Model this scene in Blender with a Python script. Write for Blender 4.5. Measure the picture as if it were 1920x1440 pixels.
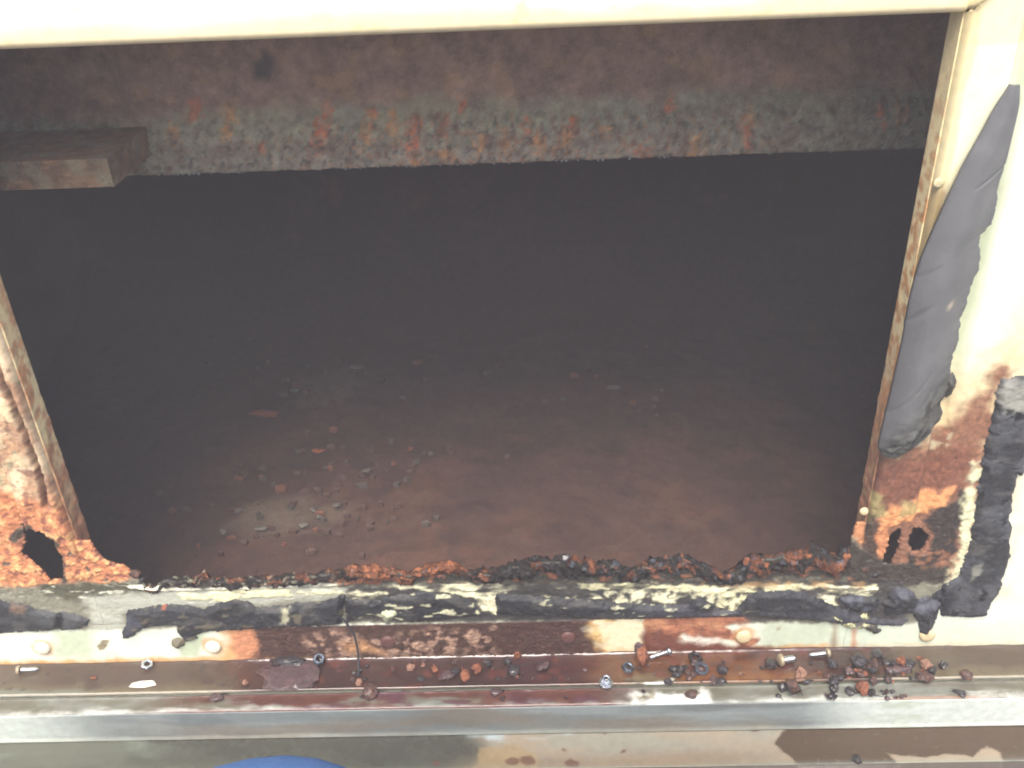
import bpy, bmesh, math, random
import numpy as np
from mathutils import Vector, Matrix

S = bpy.context.scene
for o in list(bpy.data.objects): bpy.data.objects.remove(o)
rng = random.Random(7)

# ------------------------------------------------------------------ camera
FPX = 1800.0                                  # focal length in pixels of the 1920 x 1440 photograph
RX = np.array([0.99918503, -0.02793668, -0.02913461])
RY = np.array([0.01052671, -0.51646234, 0.8562452])
RZ = np.array([-0.03896758, -0.85585408, -0.51574735])
ROT = np.array([RX, RY, RZ])                  # columns: image right, image down, viewing direction
CAM = np.array([0.06886431, -0.67976146, 0.61079016])
cd = bpy.data.cameras.new('camera'); co = bpy.data.objects.new('camera', cd)
S.collection.objects.link(co); S.camera = co
M = Matrix.Identity(4)
for r in range(3):
    M[r][0] = ROT[r][0]; M[r][1] = -ROT[r][1]; M[r][2] = -ROT[r][2]; M[r][3] = CAM[r]
co.matrix_world = M
cd.sensor_width = 36.0; cd.lens = FPX / 1920 * 36.0
cd.clip_start = 0.01; cd.clip_end = 200
S.cycles.pixel_filter_type = 'BLACKMAN_HARRIS'; S.cycles.filter_width = 1.9     # the phone lens is a little soft
S.render.resolution_x = 1024; S.render.resolution_y = 768

# ------------------------------------------------------------------ daylight
SUN_EL, SUN_AZ = math.radians(58), math.radians(186)   # azimuth clockwise from +Y: behind the camera, to its right
w = bpy.data.worlds.new('World'); S.world = w; w.use_nodes = True
nt = w.node_tree; bg = nt.nodes['Background']
sky = nt.nodes.new('ShaderNodeTexSky'); sky.sky_type = 'NISHITA'; sky.sun_disc = False
sky.sun_elevation = SUN_EL; sky.sun_rotation = SUN_AZ
sky.air_density = 1.0; sky.dust_density = 4.0; sky.ozone_density = 1.0
nt.links.new(sky.outputs[0], bg.inputs[0]); bg.inputs[1].default_value = 0.12
sd = bpy.data.lights.new('sun', 'SUN'); so = bpy.data.objects.new('sun', sd); S.collection.objects.link(so)
sd.energy = 1.5; sd.angle = math.radians(28); sd.color = (1.0, 0.95, 0.86)
sdir = Vector((math.sin(SUN_AZ) * math.cos(SUN_EL), math.cos(SUN_AZ) * math.cos(SUN_EL), math.sin(SUN_EL)))
so.rotation_euler = sdir.to_track_quat('Z', 'Y').to_euler(); so.location = sdir * 5
S.view_settings.view_transform = 'Standard'; S.view_settings.look = 'None'
S.view_settings.gamma = 1.0; S.view_settings.use_curve_mapping = False
S.view_settings.exposure = 1.65

VEIL = 0.092
# ------------------------------------------------------------------ measuring: photograph pixel -> point on a plane of the place
def ray(x, y): return ROT @ np.array([x - 960.0, y - 720.0, FPX])
def onY(x, y, Y=0.0):
    v = ray(x, y); return CAM + v * (Y - CAM[1]) / v[1]
def onZ(x, y, Z):
    v = ray(x, y); return CAM + v * (Z - CAM[2]) / v[2]

# ------------------------------------------------------------------ numpy noise
_p = np.random.RandomState(11).permutation(256); PERM = np.concatenate([_p, _p])
_a = np.random.RandomState(3).rand(256) * 2 * np.pi; GX, GY = np.cos(_a), np.sin(_a)
def perlin(x, y):
    xi = np.floor(x).astype(int); yi = np.floor(y).astype(int); xf = x - xi; yf = y - yi
    u = xf * xf * xf * (xf * (xf * 6 - 15) + 10); v = yf * yf * yf * (yf * (yf * 6 - 15) + 10)
    xi &= 255; yi &= 255
    def g(i, j, dx, dy):
        h = PERM[PERM[i & 255] + (j & 255)]; return GX[h] * dx + GY[h] * dy
    a = g(xi, yi, xf, yf); b = g(xi + 1, yi, xf - 1, yf); c = g(xi, yi + 1, xf, yf - 1); d = g(xi + 1, yi + 1, xf - 1, yf - 1)
    return (a + u * (b - a) + v * ((c + u * (d - c)) - (a + u * (b - a)))) * 1.5
def fbm(x, y, octv=4, seed=0.0):
    s = 0; a = 1.0; t = 0
    for k in range(octv):
        s = s + a * perlin(x * 2 ** k + seed * 17.3 + k * 5.1, y * 2 ** k - seed * 9.7 + k * 3.3); t += a; a *= 0.55
    return s / t * 1.5
def sstep(a, b, x):
    t = np.clip((x - a) / (b - a), 0, 1); return t * t * (3 - 2 * t)
def lin(c):
    c = np.array(c, float) / 255.0
    return np.where(c <= 0.04045, c / 12.92, ((c + 0.055) / 1.055) ** 2.4)
def sdf(x, y, poly):
    poly = np.asarray(poly, float); d = np.full(x.shape, 1e9); inside = np.zeros(x.shape, bool); n = len(poly)
    for i in range(n):
        ax, ay = poly[i]; bx, by = poly[(i + 1) % n]
        ex, ey = bx - ax, by - ay; wx, wy = x - ax, y - ay
        t = np.clip((wx * ex + wy * ey) / (ex * ex + ey * ey + 1e-12), 0, 1)
        d = np.minimum(d, (wx - ex * t) ** 2 + (wy - ey * t) ** 2)
        cnd = ((ay > y) != (by > y))
        xi = ex * (y - ay) / (ey if abs(ey) > 1e-12 else 1e-12) + ax
        inside ^= cnd & (x < xi)
    d = np.sqrt(d); return np.where(inside, -d, d)
def sdline(x, y, pts):
    d = np.full(x.shape, 1e9); pts = np.asarray(pts, float)
    for i in range(len(pts) - 1):
        ax, ay = pts[i]; bx, by = pts[i + 1]; ex, ey = bx - ax, by - ay
        t = np.clip(((x - ax) * ex + (y - ay) * ey) / (ex * ex + ey * ey + 1e-12), 0, 1)
        d = np.minimum(d, np.hypot(x - ax - ex * t, y - ay - ey * t))
    return d

class Paint:
    """Colour, gloss, fine relief and build-up of a surface with its own 2D coordinates (u, v in metres)."""
    def __init__(s, U, V, conv, base, rough=0.6, bump=0.5):
        s.U, s.V, s.conv = U, V, conv
        s.C = np.empty(U.shape + (3,)); s.C[:] = lin(base)
        s.R = np.full(U.shape, rough); s.B = np.full(U.shape, bump); s.H = np.zeros(U.shape)
    def P(s, pts): return [s.conv(*p) for p in pts]
    def n(s, f, octv=4, seed=0, ax=1.0): return fbm(s.U * f / ax, s.V * f, octv, seed)
    def mix(s, col, m, rough=None, bump=None, h=0.0, var=0.12, seed=1, vf=140, ax=1.0):
        m = np.clip(m, 0, 1)
        c = lin(col)[None, None, :] * (1 + var * s.n(vf, 3, seed + 0.37, ax))[..., None] if var else lin(col)
        s.C += (c - s.C) * m[..., None]
        if rough is not None: s.R += (rough - s.R) * m
        if bump is not None: s.B += (bump - s.B) * m
        if h: s.H += h * m
    def poly(s, pts, soft=0.0015, wob=0.003, f=90, seed=0, ax=1.0):
        q = np.array(s.P(pts)); mg = wob * 2 + soft * 2 + 0.004
        lo, hi = q.min(0) - mg, q.max(0) + mg
        out = np.zeros(s.U.shape)
        sel = (s.U > lo[0]) & (s.U < hi[0]) & (s.V > lo[1]) & (s.V < hi[1])
        if sel.any():
            x, y = s.U[sel], s.V[sel]
            d = sdf(x, y, q) + wob * fbm(x * f / ax, y * f, 4, seed)
            out[sel] = 1 - sstep(-soft, soft, d)
        return out
    def line(s, pts, width=0.002, soft=0.001, wob=0.001, f=120, seed=0):
        d = sdline(s.U, s.V, s.P(pts)) + wob * s.n(f, 3, seed)
        return 1 - sstep(width - soft, width + soft, d)
    def xr(s, a, b, soft=40, y=1150):            # range between two photograph columns
        c = lambda q: s.conv(q, y)[0]
        return sstep(c(a - soft), c(a + soft), s.U) * (1 - sstep(c(b - soft), c(b + soft), s.U))
    def blot(s, f, lo, hi, seed=0, octv=5, ax=1.0): return sstep(lo, hi, s.n(f, octv, seed, ax))

# ------------------------------------------------------------------ materials
def node_mat(name):
    m = bpy.data.materials.new(name); m.use_nodes = True
    return m, m.node_tree, m.node_tree.nodes['Principled BSDF']
def surf_mat(name, fine=700.0, bump=0.0012, spec=0.5, metallic=0.0, colvar=0.35):
    m, t, b = node_mat(name); N = t.nodes.new; L = t.links.new
    a = N('ShaderNodeAttribute'); a.attribute_name = 'Col'
    ar = N('ShaderNodeAttribute'); ar.attribute_name = 'Rgh'
    ab = N('ShaderNodeAttribute'); ab.attribute_name = 'Bmp'
    tc = N('ShaderNodeTexCoord')
    n1 = N('ShaderNodeTexNoise'); n1.inputs['Scale'].default_value = fine; n1.inputs['Detail'].default_value = 5; n1.inputs['Roughness'].default_value = 0.65
    n2 = N('ShaderNodeTexNoise'); n2.inputs['Scale'].default_value = fine * 0.23; n2.inputs['Detail'].default_value = 4
    L(tc.outputs['Object'], n1.inputs['Vector']); L(tc.outputs['Object'], n2.inputs['Vector'])
    mr = N('ShaderNodeMapRange'); mr.inputs['From Min'].default_value = 0.3; mr.inputs['From Max'].default_value = 0.7
    mr.inputs['To Min'].default_value = 1 - colvar; mr.inputs['To Max'].default_value = 1 + colvar
    av = N('ShaderNodeMath'); av.operation = 'ADD'; L(n1.outputs[0], av.inputs[0]); L(n2.outputs[0], av.inputs[1])
    hf = N('ShaderNodeMath'); hf.operation = 'MULTIPLY'; hf.inputs[1].default_value = 0.5; L(av.outputs[0], hf.inputs[0]); L(hf.outputs[0], mr.inputs['Value'])
    pw = N('ShaderNodeMath'); pw.operation = 'SUBTRACT'; pw.inputs[1].default_value = 1.0; L(mr.outputs[0], pw.inputs[0])
    ml = N('ShaderNodeMath'); ml.operation = 'MULTIPLY_ADD'; ml.inputs[2].default_value = 1.0
    L(pw.outputs[0], ml.inputs[0]); L(ab.outputs['Fac'], ml.inputs[1])
    vm = N('ShaderNodeVectorMath'); vm.operation = 'SCALE'
    L(a.outputs['Color'], vm.inputs[0]); L(ml.outputs[0], vm.inputs['Scale'])
    L(vm.outputs[0], b.inputs['Base Color'])
    rr = N('ShaderNodeMath'); rr.operation = 'MULTIPLY_ADD'; rr.inputs[1].default_value = 0.3
    c0 = N('ShaderNodeMath'); c0.operation = 'SUBTRACT'; c0.inputs[1].default_value = 0.5; L(n2.outputs[0], c0.inputs[0])
    L(c0.outputs[0], rr.inputs[0]); L(ar.outputs['Fac'], rr.inputs[2]); L(rr.outputs[0], b.inputs['Roughness'])
    bp = N('ShaderNodeBump'); bp.inputs['Distance'].default_value = bump
    L(ab.outputs['Fac'], bp.inputs['Strength']); L(hf.outputs[0], bp.inputs['Height']); L(bp.outputs[0], b.inputs['Normal'])
    b.inputs['Specular IOR Level'].default_value = spec; b.inputs['Metallic'].default_value = metallic
    return m
M_PANEL = surf_mat('weathered_painted_steel', 600, 0.0014)
M_INNER = surf_mat('inner_rusty_steel', 420, 0.003, spec=0.3)
M_RUST = surf_mat('crumbling_rust', 520, 0.007, spec=0.15, colvar=0.7)
M_GASKET = surf_mat('black_sealant', 700, 0.0022, spec=0.3, colvar=0.3)
M_LEDGE = surf_mat('wet_stained_steel', 420, 0.0006, spec=0.55)
M_GALV = surf_mat('dull_galvanised_steel', 500, 0.0006, spec=0.4)

def plain_mat(name, col, rough, metallic=0.0, nscale=800, nvar=0.3, bump=0.0006, spec=0.5):
    m, t, b = node_mat(name); N = t.nodes.new; L = t.links.new
    tc = N('ShaderNodeTexCoord'); n = N('ShaderNodeTexNoise'); n.inputs['Scale'].default_value = nscale; n.inputs['Detail'].default_value = 5
    L(tc.outputs['Object'], n.inputs['Vector'])
    r = N('ShaderNodeValToRGB'); c = lin(col)
    r.color_ramp.elements[0].position = 0.32; r.color_ramp.elements[1].position = 0.68
    r.color_ramp.elements[0].color = (*(c * (1 - nvar)), 1); r.color_ramp.elements[1].color = (*np.minimum(c * (1 + nvar), 1), 1)
    L(n.outputs[0], r.inputs[0]); L(r.outputs[0], b.inputs['Base Color'])
    bp = N('ShaderNodeBump'); bp.inputs['Distance'].default_value = bump; bp.inputs['Strength'].default_value = 0.8
    L(n.outputs[0], bp.inputs['Height']); L(bp.outputs[0], b.inputs['Normal'])
    b.inputs['Roughness'].default_value = rough; b.inputs['Metallic'].default_value = metallic
    b.inputs['Specular IOR Level'].default_value = spec
    return m

# ------------------------------------------------------------------ objects
def link(o, parent=None):
    S.collection.objects.link(o)
    if parent: o.parent = parent
    return o
def tag(o, label=None, cat=None, group=None, kind=None):
    if label: o['label'] = label
    if cat: o['category'] = cat
    if group: o['group'] = group
    if kind: o['kind'] = kind
    return o
def empty(name, loc=(0, 0, 0)):
    o = bpy.data.objects.new(name, None); o.location = loc; o.empty_display_size = 0.02
    return link(o)
def raw_mesh(name, V, Q, attrs, mat, parent=None, smooth=True, origin=None):
    """V (n,3), Q (m,4) quads"""
    me = bpy.data.meshes.new(name); V = np.asarray(V, float)
    if origin is not None: V = V - np.asarray(origin)
    me.vertices.add(len(V)); me.vertices.foreach_set('co', V.astype(np.float32).ravel())
    nq = len(Q); me.loops.add(nq * 4); me.polygons.add(nq)
    me.loops.foreach_set('vertex_index', np.asarray(Q, np.int32).ravel())
    me.polygons.foreach_set('loop_start', np.arange(0, nq * 4, 4, dtype=np.int32))
    me.polygons.foreach_set('loop_total', np.full(nq, 4, np.int32))
    me.update(calc_edges=True)
    me.polygons.foreach_set('use_smooth', np.full(nq, smooth))
    if attrs:
        C, R, B = attrs
        a = me.color_attributes.new('Col', 'FLOAT_COLOR', 'POINT')
        a.data.foreach_set('color', np.concatenate([np.clip(C, 0.002, 0.9), np.ones((len(V), 1))], 1).astype(np.float32).ravel())
        a = me.attributes.new('Rgh', 'FLOAT', 'POINT'); a.data.foreach_set('value', np.clip(R, 0.04, 1).astype(np.float32))
        a = me.attributes.new('Bmp', 'FLOAT', 'POINT'); a.data.foreach_set('value', B.astype(np.float32))
    me.materials.append(mat); me.validate()
    o = bpy.data.objects.new(name, me)
    if origin is not None: o.location = origin
    return link(o, parent)
def grid_mesh(name, XYZ, paint, mat, keep=None, parent=None, rim=None, flip=False):
    """XYZ (nu,nv,3) grid; keep (nu-1,nv-1) face mask; rim: offset vector giving the sheet its edge thickness."""
    nu, nv = XYZ.shape[:2]
    idx = np.arange(nu * nv).reshape(nu, nv)
    q = np.stack([idx[:-1, :-1], idx[1:, :-1], idx[1:, 1:], idx[:-1, 1:]], -1)
    if flip: q = q[..., ::-1]
    q = q[keep] if keep is not None else q.reshape(-1, 4)
    V = XYZ.reshape(-1, 3); C = paint.C.reshape(-1, 3); R = paint.R.ravel(); B = paint.B.ravel()
    if rim is not None:
        e = np.concatenate([q[:, [0, 1]], q[:, [1, 2]], q[:, [2, 3]], q[:, [3, 0]]])
        key = np.sort(e, 1); code = key[:, 0].astype(np.int64) * (nu * nv) + key[:, 1]
        _, inv, cnt = np.unique(code, return_inverse=True, return_counts=True)
        be = e[cnt[inv] == 1]
        bv = np.unique(be); mp = -np.ones(nu * nv, int); mp[bv] = np.arange(len(bv)) + len(V)
        V = np.concatenate([V, V[bv] + np.asarray(rim)]); C = np.concatenate([C, C[bv]]); R = np.concatenate([R, R[bv]]); B = np.concatenate([B, B[bv]])
        q = np.concatenate([q, np.stack([be[:, 1], be[:, 0], mp[be[:, 0]], mp[be[:, 1]]], -1)])
    used = np.unique(q); re = -np.ones(len(V), int); re[used] = np.arange(len(used))
    return raw_mesh(name, V[used], re[q], (C[used], R[used], B[used]), mat, parent)
def box_mesh(name, lo, hi, mat, parent=None, bevel=0.0):
    bm = bmesh.new(); bmesh.ops.create_cube(bm, size=1)
    for v in bm.verts: v.co = Vector([(lo[k] + hi[k]) / 2 + v.co[k] * (hi[k] - lo[k]) for k in range(3)])
    if bevel: bmesh.ops.bevel(bm, geom=bm.edges[:], offset=bevel, segments=2, affect='EDGES')
    me = bpy.data.meshes.new(name); bm.to_mesh(me); bm.free(); me.materials.append(mat)
    return link(bpy.data.objects.new(name, me), parent)
def axis(a, b, step): return np.linspace(a, b, max(2, int(round((b - a) / step)) + 1))
def mids(A): return (A[:-1, :-1] + A[1:, :-1] + A[1:, 1:] + A[:-1, 1:]) / 4

wallP = lambda x, y: onY(x, y, 0.0)[[0, 2]]
XL, XR, ZT, ZLEDGE = -0.364, 0.360, 0.481, -0.1145      # opening sides, head and the ledge below it
XMIN, XMAX, ZMAX = -0.78, 0.86, 0.72

WHITE, CREAM, BLACK = (218, 222, 204), (228, 222, 176), (44, 45, 48)
DRUST, RUST, ORANGE, PINK, GREY, OLIVE = (66, 36, 30), (104, 58, 40), (190, 92, 42), (158, 104, 82), (150, 153, 146), (120, 116, 96)

# ================================================================== the housing
housing = tag(empty('metal_housing', (0, 0, -0.45)), 'rusted white painted metal housing with a large rectangular opening into its dark interior', 'metal housing')
def into(o):                                   # parent to the housing and keep world coordinates
    o.parent = housing; o.location = Vector(o.location) - Vector(housing.location); return o

# ---- colour of the front face, the same rules for all its pieces
JAG = [(150, 985), (185, 1040), (205, 1052), (235, 1058), (255, 1078), (272, 1098), (290, 1096), (303, 1088), (330, 1084), (366, 1084), (378, 1074), (392, 1084), (430, 1089), (470, 1086), (520, 1083),
       (560, 1080), (600, 1076), (640, 1071), (660, 1065), (690, 1064), (742, 1066), (760, 1077), (790, 1069), (830, 1056), (852, 1059), (872, 1071), (900, 1074),
       (950, 1068), (970, 1060), (1020, 1050), (1060, 1053), (1100, 1055), (1150, 1058), (1170, 1071), (1190, 1066), (1220, 1058), (1258, 1049), (1274, 1043),
       (1310, 1056), (1325, 1067), (1355, 1077), (1395, 1061), (1410, 1044), (1440, 1046), (1480, 1040), (1520, 1037), (1570, 1045), (1590, 1030), (1612, 960)]
JW = np.array([wallP(*p) for p in JAG])
def jag(x): return np.interp(x, JW[:, 0], JW[:, 1]) + 0.0028 * fbm(x * 130, x * 0 + 3.1, 4, 2)

def paint_front(X, Z):
    p = Paint(X, Z, wallP, WHITE, 0.5, 0.12)
    px = p.poly
    # soft dirt over the white paint
    p.mix((202, 206, 184), 0.7 * p.blot(14, 0.0, 0.7, 3), var=0.05)
    p.mix((196, 208, 186), 0.75 * px([(1430, 1160), (1930, 1170), (1930, 1225), (1430, 1235)], 0.012, 0.012, 30), rough=0.45, var=0.1)
    p.mix((186, 196, 172), 0.8 * px([(1430, 1160), (1560, 1165), (1550, 1235), (1430, 1235)], 0.008, 0.01, 40), var=0.08)
    # head rail: yellowed lower edge
    zt = wallP(960, 57)[1]
    p.mix((220, 194, 144), 0.75 * sstep(zt + 0.020, zt + 0.008, Z + 0.005 * p.n(18, 4, 2)) * (Z > zt - 0.02), var=0.1)
    p.mix((200, 196, 120), 0.5 * p.blot(45, 0.35, 0.7, 9) * (Z > zt + 0.005))
    # right side: yellowed raised lip, greenish shadow of the fold painted in
    lip = sstep(XR - 0.01, XR, X) * (1 - sstep(0.400, 0.412, X))
    p.mix((230, 222, 176), lip * sstep(0.05, 0.2, Z) * (0.35 + 0.5 * p.blot(25, -0.2, 0.5, 5)), var=0.1)
    p.mix((222, 196, 128), 0.7 * lip * sstep(0.20, 0.3, Z) * (1 - sstep(0.366, 0.370, X + 0.002 * p.n(50))) , var=0.15)
    p.mix((150, 168, 132), 0.65 * np.exp(-((X - 0.408 - 0.002 * p.n(20)) / 0.006) ** 2) * sstep(0.1, 0.25, Z))
    p.mix((150, 120, 70), px([(1735, 330), (1775, 350), (1745, 480), (1705, 560), (1690, 560)], 0.006, 0.006, 60, 2) * 0.85)
    # ---- right side low: rust working up the panel
    fade = px([(1590, 820), (1650, 800), (1700, 800), (1760, 745), (1830, 690), (1925, 620), (1925, 760), (1870, 1100), (1700, 1120), (1560, 1100)], 0.03, 0.02, 30, 4)
    p.mix((214, 186, 134), 0.9 * fade, 0.7, 0.5, var=0.15)
    corr = px([(1560, 840), (1640, 830), (1700, 830), (1765, 800), (1830, 740), (1880, 700), (1870, 790), (1850, 1000), (1780, 1110), (1560, 1110)], 0.012, 0.016, 45, 5)
    p.mix((142, 84, 58), corr, 0.75, 1.0, var=0.35, h=0.0010, vf=220)
    p.mix((186, 176, 142), 0.8 * corr * p.blot(55, 0.15, 0.45, 6) * px([(1700, 760), (1800, 740), (1790, 880), (1700, 900)], 0.01, 0.01), 0.6, 0.5)
    p.mix((128, 66, 46), corr * px([(1640, 880), (1720, 850), (1830, 840), (1800, 920), (1690, 930), (1630, 960)], 0.006, 0.008, 60, 3), 0.8, 1.0, var=0.4, vf=260)
    p.mix((226, 134, 62), px([(1668, 948), (1720, 930), (1788, 914), (1772, 945), (1730, 962), (1690, 975), (1640, 1000), (1655, 960)], 0.003, 0.007, 80, 8), 0.7, 1.0, 0.0012, var=0.35, vf=200)
    p.mix((164, 150, 84), px([(1615, 930), (1650, 925), (1655, 970), (1612, 980)], 0.004, 0.008, 90, 3) * 0.8, var=0.25)
    p.mix((170, 150, 84), px([(1690, 935), (1730, 932), (1715, 958), (1685, 962)], 0.003, 0.006, 90, 4) * 0.8, var=0.25)
    p.mix((52, 44, 42), px([(1735, 975), (1800, 920), (1815, 930), (1790, 1030), (1745, 1060), (1690, 1075), (1700, 1040), (1742, 1040), (1745, 990)], 0.003, 0.007, 70, 9), 0.35, 1.0, 0.001, var=0.5, vf=200)
    p.mix((150, 84, 48), 0.8 * px([(1735, 1030), (1780, 1015), (1775, 1070), (1700, 1085)], 0.003, 0.006, 70, 2) * p.blot(110, -0.1, 0.3, 2), 0.6, 1.0)
    p.mix((48, 42, 40), px([(1612, 985), (1640, 960), (1650, 1060), (1612, 1070)], 0.003, 0.006, 90, 7) * 0.85, 0.4, 1.0)
    p.mix((206, 120, 62), px([(1590, 1000), (1618, 960), (1622, 1000), (1600, 1060), (1585, 1060)], 0.002, 0.004, 100, 1), 0.7, 1.0, var=0.4)
    p.mix((214, 120, 60), px([(1645, 985), (1668, 975), (1660, 1040), (1648, 1050), (1640, 1010)], 0.002, 0.004, 100, 6), 0.7, 1.0, var=0.4)
    # ---- left side: peeling, pink to orange rust
    lz = 1 - sstep(-0.360, -0.350, X)
    lm = lz * (1 - sstep(0.10, 0.50, Z + 0.08 * p.n(12, 4, 2)))
    p.mix((226, 192, 150), 0.85 * lz * (1 - sstep(0.28, 0.5, Z)) * (Z > -0.06), 0.6, 0.4, var=0.1)
    lb = p.blot(38, -0.45, 0.25, 11, 5) * (1 - sstep(0.20, 0.50, Z)) * lz * (Z > -0.06)
    p.mix((184, 132, 96), lb, 0.8, 0.9, 0.0008, var=0.3, vf=180)
    p.mix((128, 84, 66), lz * (Z > -0.05) * p.blot(70, 0.08, 0.5, 12) * (1 - sstep(0.22, 0.40, Z)), 0.7, 1.0, var=0.3)
    p.mix((206, 182, 140), lz * (Z > 0.05) * p.blot(60, 0.1, 0.4, 14) * sstep(0.05, 0.14, Z) * (1 - sstep(0.3, 0.45, Z)) * 0.7, 0.7, 0.7, 0.0006)
    p.mix((150, 160, 128), lz * (Z > 0.03) * p.blot(80, 0.38, 0.6, 15) * 0.7)
    lo = px([(-60, 930), (60, 925), (120, 935), (165, 960), (210, 1030), (262, 1055), (290, 1100), (235, 1108), (150, 1095), (60, 1100), (30, 1130), (-60, 1120)], 0.006, 0.008, 45, 6)
    p.mix((206, 112, 56), lo, 0.8, 1.0, 0.0012, var=0.35, vf=170)
    p.mix((232, 158, 84), lo * p.blot(95, 0.02, 0.4, 17), 0.8, 1.0, 0.0008, var=0.2)
    p.mix((150, 74, 54), lo * p.blot(120, 0.15, 0.42, 18), 0.7, 1.0, -0.0006, var=0.3)
    p.mix((86, 82, 70), lo * p.blot(60, 0.42, 0.55, 19), 0.6, 1.0, -0.0008)
    p.mix((74, 60, 50), p.line([(24, 1010), (40, 1000), (60, 985), (105, 1010), (118, 1060), (120, 1085)], 0.004, 0.002, 0.004, 90), 0.6, 1.0)
    p.mix((70, 46, 42), p.line([(-60, 560), (0, 688), (30, 755), (55, 820), (80, 890), (92, 945)], 0.0022, 0.0018, 0.002, 90, 3) * 0.85, 0.8, 1.0)
    p.mix((150, 96, 72), p.line([(-60, 560), (0, 688), (30, 755), (55, 820), (80, 890), (92, 945)], 0.007, 0.005, 0.005, 60, 5) * 0.5, 0.8, 1.0)
    # ---- sill: grey film and cream remains of old sealant
    sill = px([(-80, 1095), (60, 1098), (130, 1090), (240, 1090), (275, 1075), (320, 1050), (700, 1020), (1600, 1005), (1650, 1075), (1780, 1085), (1740, 1168), (640, 1170), (230, 1180), (-80, 1185)], 0.003, 0.004, 60, 3)
    p.mix((128, 126, 110), sill, 0.5, 0.7, var=0.2, vf=70, ax=4)
    p.mix((84, 84, 66), sill * p.poly([(80, 1085), (300, 1090), (310, 1110), (120, 1128), (60, 1110)], 0.006, 0.006, 50, 8), 0.5, 1.0, var=0.4, ax=3)
    p.mix((206, 206, 186), sill * p.blot(160, 0.28, 0.5, 21, 4, 4) * px([(60, 1080), (320, 1085), (300, 1125), (80, 1130)], 0.01, 0.005), 0.4, 0.8)
    p.mix((170, 172, 158), sill * px([(160, 1120), (330, 1105), (660, 1095), (650, 1120), (420, 1135), (230, 1150), (230, 1185), (170, 1185)], 0.006, 0.005, 40, 5), 0.45, 0.5, var=0.15, ax=3)
    cr = sill * px([(330, 1112), (430, 1104), (530, 1106), (640, 1100), (645, 1112), (520, 1122), (430, 1128), (345, 1125)], 0.003, 0.004, 70, 6, 2)
    p.mix(CREAM, cr * p.blot(60, -0.3, 0.2, 22, 4, 2), 0.5, 0.6, 0.0012)
    p.mix((232, 230, 206), p.line([(245, 1098), (280, 1103), (330, 1104), (430, 1102), (540, 1098), (650, 1094)], 0.0016, 0.001, 0.0016, 70, 4), 0.4, 0.5, 0.002)
    # dark wet scale between crust and sealant
    p.mix((56, 54, 48), sill * px([(275, 1070), (320, 1040), (700, 1015), (1600, 1000), (1600, 1082), (1200, 1090), (640, 1095), (420, 1100), (310, 1100)], 0.004, 0.006, 60, 7), 0.4, 1.0, 0.001, var=0.5, vf=150)
    p.mix((58, 52, 46), px([(1575, 1020), (1600, 1015), (1640, 1040), (1700, 1062), (1780, 1058), (1775, 1092), (1590, 1098)], 0.004, 0.006, 70, 3), 0.35, 1.0, 0.0008, var=0.5, vf=150)
    p.mix((140, 72, 44), sill * p.blot(75, 0.1, 0.35, 24) * px([(600, 1015), (1600, 1000), (1600, 1085), (600, 1098)], 0.003, 0.003) * 0.85, 0.6, 1.0, 0.0008, var=0.3)
    p.mix((64, 62, 60), sill * px([(650, 1100), (1000, 1092), (1700, 1085), (1700, 1165), (650, 1165)], 0.004, 0.004, 60, 3), 0.35, 0.8, var=0.4, vf=90, ax=3)
    cream2 = [[(720, 1098), (850, 1094), (975, 1098), (930, 1112), (932, 1150), (905, 1144), (890, 1120), (855, 1112), (760, 1104)],
              [(748, 1133), (765, 1122), (772, 1134), (752, 1140)], [(778, 1128), (808, 1116), (806, 1124), (790, 1134)],
              [(752, 1152), (806, 1136), (820, 1152), (830, 1158), (800, 1164), (765, 1160)], [(655, 1108), (725, 1112), (700, 1124), (660, 1122)],
              [(1040, 1102), (1120, 1092), (1330, 1098), (1500, 1096), (1640, 1098), (1640, 1112), (1500, 1108), (1330, 1110), (1120, 1104)],
              [(1130, 1108), (1360, 1104), (1350, 1128), (1330, 1140), (1300, 1122), (1290, 1116), (1250, 1132), (1205, 1122), (1190, 1136), (1150, 1132)],
              [(1330, 1104), (1420, 1106), (1400, 1126), (1375, 1146), (1345, 1138)], [(1500, 1098), (1645, 1096), (1650, 1116), (1560, 1118), (1570, 1135), (1540, 1130)],
              [(975, 1124), (1010, 1118), (1045, 1122), (1040, 1126), (1000, 1127)], [(1060, 1126), (1110, 1114), (1130, 1122), (1080, 1130)]]
    for k, q in enumerate(cream2):
        p.mix((222, 218, 176) if k % 2 else (230, 226, 190), px(q, 0.0016, 0.004, 110, 30 + k, 1.6) * p.blot(75, -0.4, 0.2, 40 + k, 5, 0.8 if k in (6, 7) else 2.2), 0.5, 0.7, 0.0008, var=0.2, vf=120)
    p.mix((70, 70, 64), 0.75 * sill * p.blot(110, 0.12, 0.4, 61, 5, 3.5) * px([(640, 1095), (1660, 1088), (1660, 1120), (640, 1120)], 0.006, 0.004), 0.4, 0.9, var=0.3)
    p.mix((176, 130, 76), 0.7 * px([(1300, 1092), (1640, 1088), (1640, 1100), (1300, 1102)], 0.003, 0.003) * p.blot(60, -0.1, 0.3, 44))
    # cream line on the inner edge of the right-hand sealant
    p.mix((206, 206, 168), px([(1822, 870), (1838, 880), (1826, 960), (1812, 1050), (1790, 1090), (1770, 1100), (1800, 1020), (1806, 940)], 0.003, 0.006, 80, 12), 0.5, 0.8, 0.0014, var=0.2)
    # ---- white strip under the sealant
    st = (Z < wallP(960, 1166)[1])
    p.mix((214, 150, 70), st * sstep(ZLEDGE + 0.010, ZLEDGE + 0.001, Z + 0.004 * p.n(60)) * (0.25 + 0.75 * (1 - sstep(0.33, 0.36, X))), var=0.2)
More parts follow.
